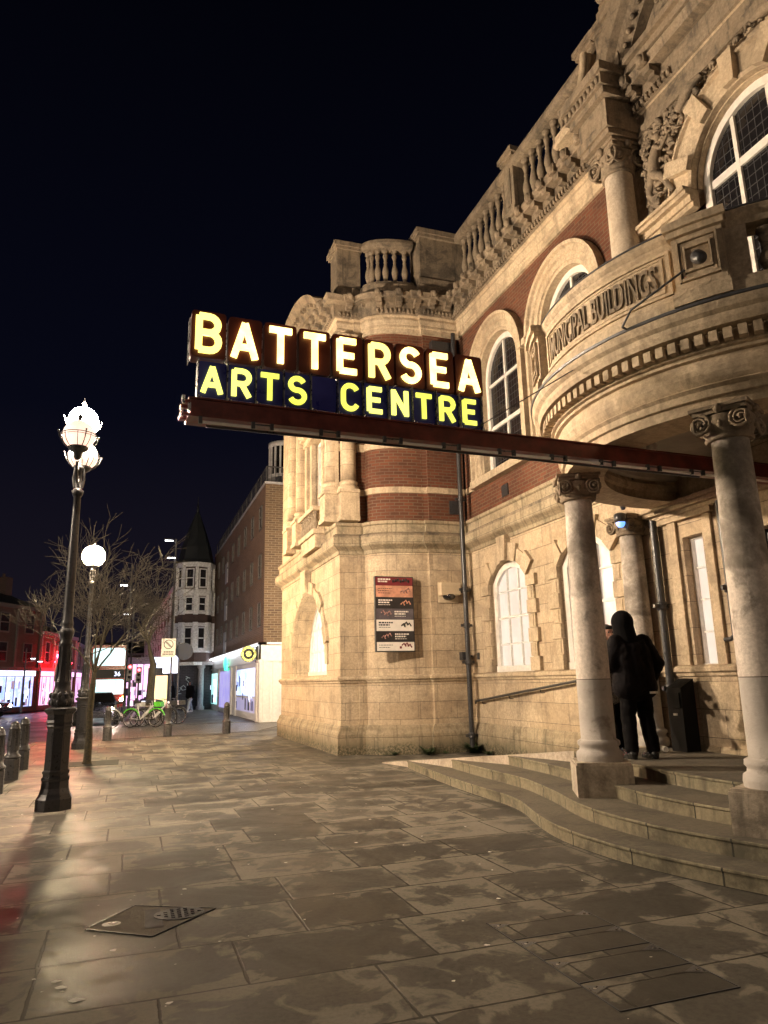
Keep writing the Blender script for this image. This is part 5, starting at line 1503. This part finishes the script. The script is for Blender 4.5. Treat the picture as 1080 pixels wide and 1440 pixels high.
# ---------------------------------------------------------------- bicycles
def torus(mb, c, R, r, axis, n=28):
    c = Vector(c); a = Vector(axis).normalized(); u = a.orthogonal().normalized(); w = a.cross(u)
    pts = [c+(u*cos(2*pi*k/n)+w*sin(2*pi*k/n))*R for k in range(n+1)]; mb.tube(pts, r, 6, False)
def make_bike(label, loc, rz, frame, guard):
    t = thing('bicycle', label, 'bicycle', loc, rz, 'bicycles parked on the cobbled crossing')
    for x in (-.52, .52):
        m = MB(); torus(m, (x, 0, .34), .32, .02, (0, 1, 0)); w = m.build('wheel', 'rubber', t)
        m = MB(); torus(m, (x, 0, .34), .295, .011, (0, 1, 0)); m.tube([(x, -.04, .34), (x, .04, .34)], .022, 8)
        for k in range(10): m.tube([(x, 0, .34), (x+.29*cos(k*pi/5), 0, .34+.29*sin(k*pi/5))], .003, 4, False)
        m.build('spokes', 'steel', w)
    m = MB()
    A, B, Cc, D = (-.52, 0, .34), (-.12, 0, .30), (-.25, 0, .78), (.36, 0, .80)
    for p, q, r in ((A, B, .014), (A, Cc, .012), (B, Cc, .02), (B, D, .028), (Cc, D, .014), (D, (.52, 0, .34), .018), ((.36, 0, .78), (.32, 0, 1.0), .016), (Cc, (-.28, 0, .92), .014)): m.tube([p, q], r, 8)
    m.obox((.1, 0, .52), .17, .03, .05, mat=Matrix.Rotation(-.75, 3, 'Y'))
    m.build('frame', frame, t)
    m = MB(); m.tube([(.30, -.28, 1.02), (.34, -.15, 1.03), (.33, 0, 1.0), (.34, .15, 1.03), (.30, .28, 1.02)], .013, 8); m.build('handlebar', 'iron', t)
    m = MB(); m.tube([(-.42, 0, .95), (-.28, 0, .95), (-.12, 0, .94)], [.075, .055, .02], 10); m.build('saddle', 'iron', t)
    m = MB()
    for x in (-.52, .52):
        pts = [(x+.365*cos(a), 0, .34+.365*sin(a)) for a in [.3+k*.28 for k in range(9)]]; m.tube(pts, .03, 6)
    m.obox((.62, 0, .86), .14, .15, .09); m.build('mudguard', guard, t)
    m = MB(); m.lathe(0, 0, [(.08, -.012), (.08, .012)], 12); m.v = [(v[0]-.12, v[2], v[1]+.3) for v in m.v]; m.tube([(-.12, 0, .3), (-.12, -.08, .3), (-.05, -.08, .16)], .009, 6); m.build('crank', 'iron', t)
make_bike('bicycle with pale frame leaning at the left end of the bicycle group', (-.05, 30.7, -.01), .5, 'iron_grey', 'bike_white')
make_bike('hire bicycle with bright green mudguards in the bicycle group', (.62, 30.2, -.01), -.5, 'bike_white', 'bike_green')
make_bike('white hire bicycle just left of the middle bollard', (1.12, 30.9, -.01), .35, 'bike_white', 'iron')
make_bike('dark bicycle at the right end of the bicycle group below the lit poster', (1.5, 31.6, -.01), .2, 'iron', 'iron_grey')

# ---------------------------------------------------------------- traffic sign, boards, signals
ZS = thing('zone_sign', 'white rectangular road sign with a crossed circle on a pole', 'road sign', (1.6, 31.2, 0))
m = MB(); m.tube([(.02, 0, 0), (.02, 0, 3.35)], .04, 10); m.build('pole', 'iron_grey', ZS)
m = MB(); m.box(-.40, .16, -.075, -.055, 2.66, 3.42); pl = m.build('plate', 'sign_white', ZS)
m = MB(); FZ = Fr(0, -.075, 1, 0, 0, -1)
for k in range(24):
    a, b = k*pi/12, (k+1)*pi/12
    m.face([FZ(-.12+.16*cos(a), 3.18+.16*sin(a), .004), FZ(-.12+.16*cos(b), 3.18+.16*sin(b), .004), FZ(-.12+.19*cos(b), 3.18+.19*sin(b), .004), FZ(-.12+.19*cos(a), 3.18+.19*sin(a), .004)])
for o_ in (-.035, .0, .035): m.face([FZ(-.24+o_, 3.29, .006), FZ(-.225+o_, 3.30, .006), FZ(0+o_-.005, 3.07, .006), FZ(-.015+o_-.005, 3.06, .006)])
for r in range(2):
    x = -.34+r*.04
    while x < .08:
        w = .035+.02*((x*37) % 1); fbox(m, FZ, x, x+w, 2.76+r*.09, 2.81+r*.09, 0, .004); x += w+.018
m.build('symbol', 'sign_black', pl)
BS = thing('round_sign', 'dark blue round sign seen from behind beside the crossed circle sign', 'road sign', (1.95, 31.8, 0))
m = MB(); m.tube([(0, 0, 0), (0, 0, 3.3)], .035, 8); m.build('pole', 'iron_grey', BS)
m = MB(); m.face([(.2+.36*cos(k*pi/10), -.05, 2.92+.36*sin(k*pi/10)) for k in range(20)]); m.face([(.2+.36*cos(k*pi/10), -.03, 2.92+.36*sin(k*pi/10)) for k in range(20)]); m.build('plate', 'sign_blue', BS)
WB = thing('white_board', 'pale lit shop board hanging below the crossed circle sign', 'sign', (1.85, 36, 0))
m = MB(); m.tube([(0, .03, 0), (0, .03, 3.2)], .035, 8); m.build('pole', 'iron_grey', WB)
m = MB(); m.box(-.35, .35, -.02, .0, 2.1, 2.9); m.build('board', 'shop_white', WB)
AD = thing('poster_stand', 'backlit poster in a dark frame behind the bicycles', 'advertising stand', (1.62, 42.5, 0))
m = MB(); m.box(-.62, .62, -.1, .12, 0, .45); m.box(-.62, -.48, -.1, .12, .45, 2.2); m.box(.42, .62, -.1, .12, .45, 2.2); m.box(-.62, .62, -.1, .12, 2.08, 2.5); m.build('frame', 'iron', AD)
m = MB(); m.box(-.48, .42, -.06, .1, .45, 2.08); m.build('poster', 'poster_lit', AD)
def signal(label, loc, h=2.9, red=True, s=1.0, mat='red_light'):
    t = thing('traffic_light', label, 'traffic light', loc, 0, 'traffic lights at the junction')
    m = MB(); m.tube([(0, 0, 0), (0, 0, h)], .05, 8); m.build('pole', 'iron_grey', t)
    m = MB(); m.box(-.15*s, .15*s, -.16, .05, h-.9*s, h); 
    hd = m.build('head', 'iron', t)
    for k in range(3):
        z = h-.16*s-k*.28*s; q = MB(); q.lathe(0, 0, [(.0001, -.18), (.06*s, -.175), (.09*s, -.16)], 12); q.v = [(v[0], v[2], v[1]+z) for v in q.v]
        if k == 0 and mat == 'red_key': q.sphere((0, -.27, z), .11, 12, 8)  # glowing ball added in front of the lens to spread red light
        q.build('lens', mat if k == 0 and red else 'glass_dark', hd)
    return t
signal('added traffic light behind the nearest lamp column that reddens road and pavement', (-2.15, 26.6, -.01), 2.75, True, 1.1, 'red_key')  # signal added for the red light on road and pavement
signal('traffic light beside the bus and the pink lit shop', (.05, 43.4, 0), 2.75, True)
signal('traffic light just left of the lit poster stand', (.55, 44.5, 0), 2.6, True)

# ---------------------------------------------------------------- vehicles
BU = thing('bus', 'red double decker bus far down the road behind the tree', 'bus', (-1.28, 52, -.1))
m = MB()
def rb(mb, x0, x1, y0, y1, z0, z1, r=.18):
    c = []
    for cx, cz, a in ((x1-r, z1-r, 0), (x0+r, z1-r, 90), (x0+r*.4, z0+r*.4, 180), (x1-r*.4, z0+r*.4, 270)):
        rr = r if a < 180 else r*.4
        for k in range(5): c.append((cx+rr*cos(radians(a+22.5*k)), cz+rr*sin(radians(a+22.5*k))))
    mb.face([(x, y0, z) for x, z in c]); mb.face([(x, y1, z) for x, z in reversed(c)])
    for i in range(len(c)):
        a, b = c[i], c[(i+1) % len(c)]; mb.face([(a[0], y0, a[1]), (b[0], y0, b[1]), (b[0], y1, b[1]), (a[0], y1, a[1])])
rb(m, -1.15, 1.15, 0, 9, .3, 4.35); m.build('body', 'bus_red', BU)
m = MB(); rb(m, -1.0, 1.0, -.02, .02, 3.0, 4.15, .12); m.build('upper_window', 'bus_window', BU)
m = MB(); rb(m, -1.0, 1.0, -.02, .02, 1.15, 2.1, .12); m.build('windscreen', 'bus_window', BU)
m = MB(); m.box(-1.0, 1.0, -.03, .02, 2.2, 2.75); db = m.build('blind', 'sign_black', BU)
V, Fc = text_geo('36', .42); m = MB()
for f in Fc: m.face([(V[i][0]+.35, -.036, V[i][2]+V[i][1]+2.32) for i in f])
m.build('number', 'shop_white', db)
for x in (-1, 1):
    m = MB(); m.lathe(0, 0, [(.45, -.12), (.45, .12)], 16); m.v = [(v[2]+x*1.05, v[0]+1.5, v[1]+.45) for v in m.v]; m.build('wheel', 'rubber', BU)
    m = MB(); m.sphere((x*.9, -.02, .8), .12, 10, 6); m.build('headlight', 'head_small', BU)
m = MB(); m.sphere((1.02, -.05, .95), .09, 8, 6); m.build('indicator', 'amber_light', BU)
def make_car(label, loc, rz, lit, mat='car_dark'):
    t = thing('car', label, 'car', loc, rz, 'cars on the road')
    rows = []
    prof = [(-2.1, .35, .62), (-2.05, .35, .85), (-1.3, .3, .95), (-.7, .3, 1.38), (.6, .3, 1.42), (1.2, .3, .98), (2.0, .3, .9), (2.12, .35, .6)]
    for y, zb, zt in prof: 
        w = .85 if abs(y) < 1.9 else .72; tp = w if zt < 1.1 else w*.78
        rows.append([(-w, y, zb), (-w*1.02, y, .62), (-w, y, min(zt, .92)), (-tp, y, zt), (tp, y, zt), (w, y, min(zt, .92)), (w*1.02, y, .62), (w, y, zb)])
    m = MB(); m.grid(rows, smooth=True, closed=True); m.face(rows[0]); m.face(list(reversed(rows[-1]))); m.build('body', mat, t)
    m = MB(); m.face([(-.74, -1.32, .98), (.74, -1.32, .98), (.62, -.74, 1.37), (-.62, -.74, 1.37)])
    m.v = [(x, y-.02, z+.02) for x, y, z in m.v]; m.build('windscreen', 'glass_dark', t)
    for x in (-.86, .86):
        for y in (-1.3, 1.3):
            m = MB(); m.lathe(0, 0, [(.31, -.1), (.31, .1), (.2, .11)], 14); m.v = [(v[2]+x, v[0]+y, v[1]+.31) for v in m.v]; m.build('wheel', 'rubber', t)
    for x in (-.62, .62):
        m = MB(); m.sphere((x, -2.1, .68), .1, 10, 6); m.build('headlight', lit, t)
    return t
make_car('car with glaring headlights coming out beside the second lamp', (-1.35, 37.2, -.12), .05, 'head_light')
make_car('dark car cut by the left edge in front of the blue lit shop', (-8.9, 50.5, -.12), 1.2, 'head_small')

# ---------------------------------------------------------------- background buildings
def win_part(F, c, w, z0, z1, parent, frame='white_paint', pane='glass_far', rec=-.02, sash=True, fw=.07):
    m = MB()
    for a, b, c0, c1 in ((c-w, c-w+fw, z0, z1), (c+w-fw, c+w, z0, z1), (c-w, c+w, z0-.03, z0+fw), (c-w, c+w, z1-fw, z1)): fbox(m, F, a, b, c0, c1, rec-.01, .05)
    if sash: fbox(m, F, c-w, c+w, (z0+z1)/2-.03, (z0+z1)/2+.03, rec-.01, .035)
    o = m.build('window', frame, parent)
    m = MB(); m.face([F(c-w, z0, .012), F(c+w, z0, .012), F(c+w, z1, .012), F(c-w, z1, .012)]); m.build('pane', pane, o)
    return o
def display(F, u0, u1, z0, z1, parent, seed, n=26, d=.035):
    random.seed(seed); A, B, Cm = MB(), MB(), MB()
    for k in range(n):
        w = random.uniform(.06, .32); h = random.uniform(.12, .6); u = random.uniform(u0, u1-w); z = z0+random.choice((0, 0, .0, .5, .95, 1.2))*(z1-z0)/2
        m_ = random.choice((A, A, B, Cm)); dd = d+.003*k; fbox(m_, F, u, u+w, z, min(z1, z+h), dd, dd+.02)
    A.build('display', 'display_dark', parent); B.build('display', 'shop_white', parent); Cm.build('display', 'display_mid', parent)
BB = wroot('brick_building', 'brown brick corner block with railed flat roof above a pale lit shop', 'building', (8, 36, 0))
m = MB()
X = 5.25; m.box(X, 18, 30.5, 50, 3.1, 10.1); m.build('wall', 'brick_brown', BB)
m = MB(); m.face([(X+.01, 30.49, 3.15), (18, 30.49, 3.15), (18, 30.49, 10.08), (X+.01, 30.49, 10.08)]); m.build('end_wall', 'brick_yellow', BB)
m = MB(); m.box(X-.04, 18, 30.46, 50.04, 10.1, 10.2); m.build('coping', 'grey_trim', BB)
m = MB(); m.box(X+.04, X+.07, 30.55, 50, 10.88, 10.93); m.box(X+.04, 12, 30.53, 30.57, 10.88, 10.93)
for k in range(14): m.box(X+.03, X+.08, 30.55+k*1.48, 30.62+k*1.48, 10.2, 10.9)
for k in range(60): m.box(X+.05, X+.065, 30.6+k*.3, 30.62+k*.3, 10.2, 10.9)
for k in range(40): m.box(X+.1+k*.16, X+.12+k*.16, 30.54, 30.56, 10.2, 10.9)
m.build('roof_railing', 'iron_grey', BB)
m = MB(); cx, cy = 6.35, 32.2; m.lathe(cx, cy, [(.62, 10.9), (.62, 12.35)], 24)
m.build('roof_drum', 'glass_dark', BB); m = MB()
for k in range(16): 
    a = k*pi/8; m.obox((cx+.65*cos(a), cy+.65*sin(a), 11.6), .03, .04, .8, a)
m.lathe(cx, cy, [(.62, 12.3), (.70, 12.34), (.70, 12.52), (.0001, 12.6)], 24); m.lathe(cx, cy, [(.7, 10.8), (.7, 10.95)], 24); m.build('drum_frame', 'grey_trim', BB)
FX = Fr(X, 0, 0, 1, -1, 0)
for zi, z in enumerate((3.95, 6.05, 8.25)):
    for k in range(8): win_part(FX, 31.55+k*2.3, .34, z, z+1.05, BB, fw=.045, frame='trim_dim')
for k, (y, z) in enumerate(((43.5, 5.2), (43.5, 7.4), (43.5, 3.3))):
    m = MB(); fbox(m, FX, y-.5, y+.5, z, z+1.2, .0, .05); m.build('panel', 'grey_trim', BB)
# shop front
m = MB(); m.box(X-.12, X+.5, 30.36, 50.1, 0, 3.12); m.box(X-.12, 18, 30.3, 30.8, 0, 3.12); m.build('shop_front', 'shop_paint', BB)
m = MB(); m.box(X-.22, X+.1, 30.2, 50.2, 3.12, 3.2); m.box(X-.22, 18, 30.2, 30.5, 3.12, 3.2); m.build('cornice', 'shop_paint', BB)
m = MB(); m.box(X-.30, X-.26, 30.6, 49.8, 3.06, 3.09); m.build('added_fascia_glow', 'added_glow_strip', BB)  # glowing strip added under the cornice to brighten the shop front
FS = Fr(X-.12, 0, 0, 1, -1, 0); FE = Fr(0, 30.3, 1, 0, 0, -1)
m = MB()
for y in (30.45, 31.2, 37.6, 39.3, 45.0, 49.8): fbox(m, FS, y-.18, y+.18, 0, 2.45, 0, .06)
for x in (5.35, 5.75, 8.5): fbox(m, FE, x-.13, x+.13, 0, 2.45, 0, .06)
fbox(m, FS, 30.3, 50, 2.42, 2.5, 0, .08); fbox(m, FE, 5.2, 12, 2.42, 2.5, 0, .08); m.build('pilaster', 'shop_paint', BB)
for a, b, c, d, mt in ((45.8, 49.3, .35, 2.2, 'shop_cyan'), (39.6, 44.6, .25, 2.25, 'shop_violet'), (31.6, 37.3, 1.0, 2.2, 'shop_blue'), (31.6, 37.3, .3, .9, 'shop_dim')):
    m = MB(); fbox(m, FS, a, b, c, d, -.02, .012); o = m.build('shop_window', mt, BB)
m = MB(); fbox(m, FE, 6.0, 8.2, .75, 2.25, -.02, .012); m.build('shop_window', 'shop_blue', BB)
m = MB(); fbox(m, FE, 6.0, 8.2, .3, .7, -.02, .012); m.build('shop_window', 'shop_dim', BB)
m = MB(); fbox(m, FE, 6.15, 7.0, 1.0, 1.9, .014, .02); fbox(m, FS, 32.3, 34.0, 1.2, 1.75, .014, .02); fbox(m, FS, 34.6, 34.9, 1.1, 1.7, .014, .02); fbox(m, FS, 46.4, 47.4, .5, 1.1, .014, .02); m.build('screen', 'shop_white', BB)
display(FS, 31.7, 37.2, .4, 2.1, BB, 5, 22); display(FS, 46, 49.2, .4, 2.1, BB, 6, 16); display(FE, 6.0, 8.1, .8, 2.2, BB, 8, 12)
m = MB(); V, Fc = text_geo('Great', .3)
for f in Fc: m.face([(FS(36.0-V[i][0]*1.6, 1.82+V[i][1]*.8, .03)) for i in f])
m.build('window_lettering', 'shop_white', BB)
GS = wroot('green_sign', 'glowing green sign on the pale shop front', 'shop sign', (5.0, 41, 2.7))
m = MB()
for z, r in ((2.35, .22), (2.5, .32), (2.66, .34), (2.82, .28)): m.box(4.98, 5.06, 41-r*1.9, 41+r*1.9, z-.075, z+.07)
for k in range(5): m.box(4.98, 5.06, 41-.5+k*.2, 41-.38+k*.2, 2.9, 3.0+.05*(k % 2))
m.build('neon', 'neon_green', GS); m = MB(); m.box(5.05, 5.13, 40.5, 41.5, 2.4, 2.9); m.build('mount', 'grey_trim', GS)
YS = wroot('round_lit_sign', 'yellow lit round sign projecting from the corner of the shop front', 'shop sign', (4.9, 31.4, 2.75))
m = MB()
for k in range(24):
    a, b = k*pi/12, (k+1)*pi/12
    for r0, r1 in ((.22, .32), (.0, .12)): m.face([(4.72+r*cos(t), 30.95, 2.76+r*sin(t)) for r, t in ((r0, a), (r1, a), (r1, b), (r0, b))])
m.build('ring', 'neon_yellow', YS)
m = MB(); m.lathe(0, 0, [(.33, -.05), (.33, .03)], 24); m.v = [(v[0]+4.72, v[2]+31.0, v[1]+2.76) for v in m.v]; m.box(5.02, 5.2, 31.0, 31.05, 2.4, 3.1); m.box(4.9, 5.15, 30.98, 31.05, 3.02, 3.1); m.build('drum', 'iron', YS)

# corner turret building
TB = wroot('turret_building', 'narrow building with a white banded bay turret and dark pointed roof', 'building', (4.2, 50, 0))
tc = (3.85, 49.0); R = 1.12
def oct(r, n=8, ph=0.0): return [(tc[0]+r*cos(ph+k*2*pi/n), tc[1]+r*sin(ph+k*2*pi/n)) for k in range(n)]
m = MB(); m.hexa(oct(R), 2.9, 9.3); m.box(3.9, 9, 49.2, 60, 0, 9.0); m.build('wall', 'brick_dark', TB)
m = MB(); m.box(2.75, 4.9, 48.4, 50, 0, 2.75); m.box(3.2, 6, 49, 60, 0, 2.9); m.build('lower_wall', 'brick_black', TB)
m = MB()
for z0, z1, d in ((2.75, 2.95, .2), (3.55, 3.72, .12), (5.2, 5.42, .12), (6.0, 6.12, .1), (7.15, 7.6, .14), (9.05, 9.35, .16)): m.hexa(oct(R+d), z0, z1)
for k in range(8):
    x, y = oct(R+.03)[k]; m.obox((x, y, 4.55), .16, .16, .9, k*pi/4); m.obox((x, y, 6.7), .15, .15, .75, k*pi/4); m.obox((x, y, 8.3), .1, .1, .85, k*pi/4)
m.build('stone_band', 'turret_white', TB)
for k in range(8):
    a = k*pi/4+pi/8; nx, ny = cos(a), sin(a)
    if ny > .3: continue
    ap = R*cos(pi/8)+.01; F = Fr(tc[0]+nx*ap, tc[1]+ny*ap, -ny, nx, nx, ny)
    for z0, z1 in ((3.75, 5.15), (6.15, 7.1), (7.7, 8.95)): win_part(F, 0, .27, z0, z1, TB, 'turret_white', 'glass_far')
m = MB(); m.lathe(tc[0], tc[1], [(1.3, 9.35), (1.15, 9.6), (.95, 10.5), (.6, 11.6), (.2, 12.7), (.06, 13.0)], 8, 0, 2*pi, smooth=False)
m.lathe(tc[0], tc[1], [(.05, 12.9), (.12, 13.05), (.05, 13.2), (.09, 13.35), (.03, 13.5), (.015, 14.0)], 8); m.build('roof', 'slate', TB)
m = MB(); m.lathe(4.35, 48.1, [(.26, 0), (.26, .2), (.19, .25), (.17, 2.5), (.25, 2.6), (.25, 2.75)], 14); m.box(3.9, 5.1, 47.9, 48.5, 2.75, 2.95); m.build('column', 'grey_trim', TB)
m = MB(); random.seed(9)
for k in range(16):
    x, z = random.uniform(3.0, 4.0), random.uniform(1.0, 2.0); m.tube([(x, 48.38, z), (x+random.uniform(-.2, .2), 48.37, z+random.uniform(-.2, .2)), (x+random.uniform(-.3, .3), 48.38, z+random.uniform(-.2, .25))], .025, 5)
m.build('graffiti', 'cloth_pale', TB)

def terrace(name, label, P, Q, h, wall, shop, storeys, nwin, dep=8, trim='grey_trim', shops=None, group=None):
    P, Q = Vector(P), Vector(Q); d = (Q-P); L = d.length; d /= L; n = Vector((d.y, -d.x))
    t = wroot(name, label, 'building', (P.x, P.y, 0), group); F = Fr(P.x, P.y, d.x, d.y, n.x, n.y)
    m = MB(); q = [P, Q, Q-n*dep, P-n*dep]; m.hexa([(a.x, a.y) for a in q], 0, h); m.build('wall', wall, t)
    m = MB(); fbox(m, F, -.1, L+.1, h-.25, h, 0, .18); fbox(m, F, 0, L, 2.75, 3.0, 0, .15)
    for k in range(nwin+1): fbox(m, F, k*L/nwin-.09, k*L/nwin+.09, 3.0, h-.25, 0, .1)
    m.build('cornice', trim, t)
    # pitched roof and chimneys
    m = MB(); a, b, c, e = P, Q, Q-n*dep, P-n*dep; r1, r2 = (P-n*dep/2), (Q-n*dep/2)
    m.face([(a.x, a.y, h), (b.x, b.y, h), (r2.x, r2.y, h+1.6), (r1.x, r1.y, h+1.6)]); m.face([(c.x, c.y, h), (e.x, e.y, h), (r1.x, r1.y, h+1.6), (r2.x, r2.y, h+1.6)])
    m.face([(a.x, a.y, h), (r1.x, r1.y, h+1.6), (e.x, e.y, h)]); m.face([(b.x, b.y, h), (c.x, c.y, h), (r2.x, r2.y, h+1.6)])
    rf = m.build('roof', 'slate', t)
    m = MB()
    for k in (0.02, .98):
        c0 = P+d*L*k-n*dep*.4; m.obox((c0.x, c0.y, h+1.5), .35, .5, .9, atan2(d.y, d.x)); m.lathe(c0.x, c0.y, [(.12, h+2.4), (.1, h+2.7)], 8)
        m.build('chimney', wall, rf); m = MB()
    sh = (h-3.3)/storeys
    for s_ in range(storeys):
        for k in range(nwin):
            c0 = (k+.5)*L/nwin; win_part(F, c0, min(.5, L/nwin*.27), 3.35+s_*sh, 3.35+s_*sh+sh*.68, t, trim, 'glass_far')
    for a_, b_, mt in shops or []:
        m = MB(); fbox(m, F, a_*L, b_*L, .35, 2.35, 0, .03); m.build('shop_window', mt, t)
        m = MB(); fbox(m, F, a_*L, b_*L, 2.4, 2.75, 0, .16); m.build('fascia', shop, t)
        display(F, a_*L+.2, b_*L-.2, .4, 2.3, t, int(L*10+a_*100))
        m = MB(); kk = a_*L+.2
        while kk < b_*L-.2: fbox(m, F, kk-.03, kk+.03, .3, 2.38, .03, .06); kk += .85
        m.build('mullion', 'grey_trim', t)
    return t
terrace('terrace_house', 'red brick shop house with wide blue lit windows at the left edge', (-12.5, 46.5), (-6.2, 58), 7.2, 'brick_dark', 'shop_white', 2, 5, trim='trim_dim', shops=[(.04, .5, 'shop_blue'), (.54, .97, 'shop_blue')], group='shop houses across the road')
terrace('terrace_house', 'lower brick house washed in red light beside the blue lit shop', (-6.1, 58.2), (-4.3, 66), 5.6, 'brick_brown', 'shop_pink', 1, 3, shops=[(.05, .95, 'shop_pink')], group='shop houses across the road')
terrace('terrace_house', 'far brick house with pink lit shop seen behind the second lamp', (-4.2, 66.2), (-3.4, 84), 5.2, 'brick_brown', 'shop_pink', 1, 5, shops=[(.05, .95, 'shop_pink')], group='shop houses across the road')
terrace('terrace_house', 'tall dark gabled shop house against the sky at the far left', (-26, 36), (-12.8, 46), 8.2, 'brick_dark', 'shop_white', 2, 6, shops=[(.1, .9, 'shop_white')], group='shop houses across the road')
terrace('street_row', 'narrow row of white trimmed bays left of the turret', (1.7, 92), (2.75, 51), 8.2, 'brick_red', 'shop_white', 3, 12, trim='turret_white', shops=[(.5, .97, 'shop_pink')])
terrace('street_row', 'far end of the street closed by a row of shops with violet light', (-5.0, 96), (4.0, 92), 5.4, 'brick_dark', 'shop_pink', 1, 7, shops=[(.05, .95, 'shop_pink')])
# red globes added beside the left terrace to wash its wall red
RG = wroot('added_red_globes', 'row of added red globes washing the front of the brick house beside the blue shop', 'light', (-5.1, 62, 3.5))
m = MB()
for k in range(3): m.sphere((-5.0+k*.3, 58.6+k*2.0, 3.4), .16, 10, 8)
m.build('lamp', 'red_flood', RG)
m = MB(); m.tube([(-5.7, 59.2, 3.5), (-4.4, 62.9, 3.5)], .05, 6); m.build('rail', 'iron', RG)
PK = wroot('lit_shop_front', 'pink and violet lit shop front between the bus and the poster stand', 'shop front', (.6, 57, 0))
m = MB(); m.box(-.4, 1.5, 57, 57.3, .1, 3.1); m.build('window', 'shop_pink', PK); display(Fr(0, 57, 1, 0, 0, -1), -.3, 1.4, .2, 2.9, PK, 77, 30)
m = MB(); m.box(-.45, 1.55, 56.9, 57.3, 3.1, 3.6); 
for k in range(5): m.box(-.42+k*.47, -.36+k*.47, 56.95, 57.0, .1, 3.1)
m.build('fascia', 'grey_trim', PK)
SB = wroot('street_board', 'bright white and blue shop fascia above the poster stand', 'sign', (2.0, 50, 3))
m = MB(); m.box(1.35, 2.6, 50, 50.15, 2.5, 3.35); m.build('panel', 'shop_white', SB); m = MB(); m.box(1.3, 2.65, 50.05, 50.3, 0, 2.5); m.build('stall', 'iron_grey', SB)

# street tree behind, near the poster stand
random.seed(44)
T2 = thing('bare_tree', 'dark bare tree behind the bicycles, left of the crossed circle sign', 'tree', (1.0, 36.5, 0))
tk, tw = MB(), MB(); tk.tube([(0, 0, 0), (0, 0, 1.2), (.08, 0, 2.6)], [.24, .19, .16], 10)
grow(Vector((.08, 0, 2.5)), Vector((-.15, 0, 1)), 1.0, .14, 0)
tk.build('trunk', 'bark', T2); tw.build('crown', 'twig', T2)

SL = column_lamp('lamp column in the side street hidden behind the corner pavilion', (6.9, 26.3, -.01), 5.2, [])
m = MB(); m.sphere((-.3, 0, 5.1), .12, 14, 10); m.build('bulb', 'led_side', SL)
m = MB(); m.tube([(0, 0, 5.1), (-.15, 0, 5.3), (-.3, 0, 5.28)], .03, 6); m.build('bracket', 'iron_grey', SL)
# ---------------------------------------------------------------- night sky
W = bpy.data.worlds.new('World'); SC.world = W; W.use_nodes = True; nt = W.node_tree; nt.nodes.clear()
out = nt.nodes.new('ShaderNodeOutputWorld'); bg = nt.nodes.new('ShaderNodeBackground'); nt.links.new(bg.outputs[0], out.inputs[0])
tc_ = nt.nodes.new('ShaderNodeTexCoord'); sp = nt.nodes.new('ShaderNodeSeparateXYZ'); nt.links.new(tc_.outputs['Generated'], sp.inputs[0])
rp = nt.nodes.new('ShaderNodeValToRGB'); nt.links.new(sp.outputs[2], rp.inputs[0])
rp.color_ramp.elements[0].position = 0; rp.color_ramp.elements[0].color = (.0095, .0075, .0125, 1)
rp.color_ramp.elements[1].position = .85; rp.color_ramp.elements[1].color = (.0004, .0005, .0014, 1)
e = rp.color_ramp.elements.new(.35); e.color = (.0019, .0022, .0062, 1)
nt.links.new(rp.outputs[0], bg.inputs[0]); bg.inputs[1].default_value = 1.0

# ---------------------------------------------------------------- camera
cam = bpy.data.cameras.new('camera'); co = bpy.data.objects.new('camera', cam); COL.objects.link(co); SC.camera = co
cam.sensor_fit = 'VERTICAL'; cam.sensor_height = 36; cam.lens = 36*1011/1440; cam.clip_start = .05; cam.clip_end = 2000
co.matrix_world = Matrix(((0.944742, -0.053808, -0.323367, 0.0), (-0.327038, -0.222511, -0.918442, 0.0), (-0.022533, 0.973444, -0.227813, 1.55), (0, 0, 0, 1)))
SC.view_settings.view_transform = 'Standard'; SC.view_settings.look = 'None'; SC.view_settings.exposure = 0.18; SC.view_settings.gamma = 1
SC.cycles.use_denoising = True; SC.cycles.max_bounces = 6; SC.cycles.sample_clamp_indirect = 6
SC.cycles.use_light_tree = True
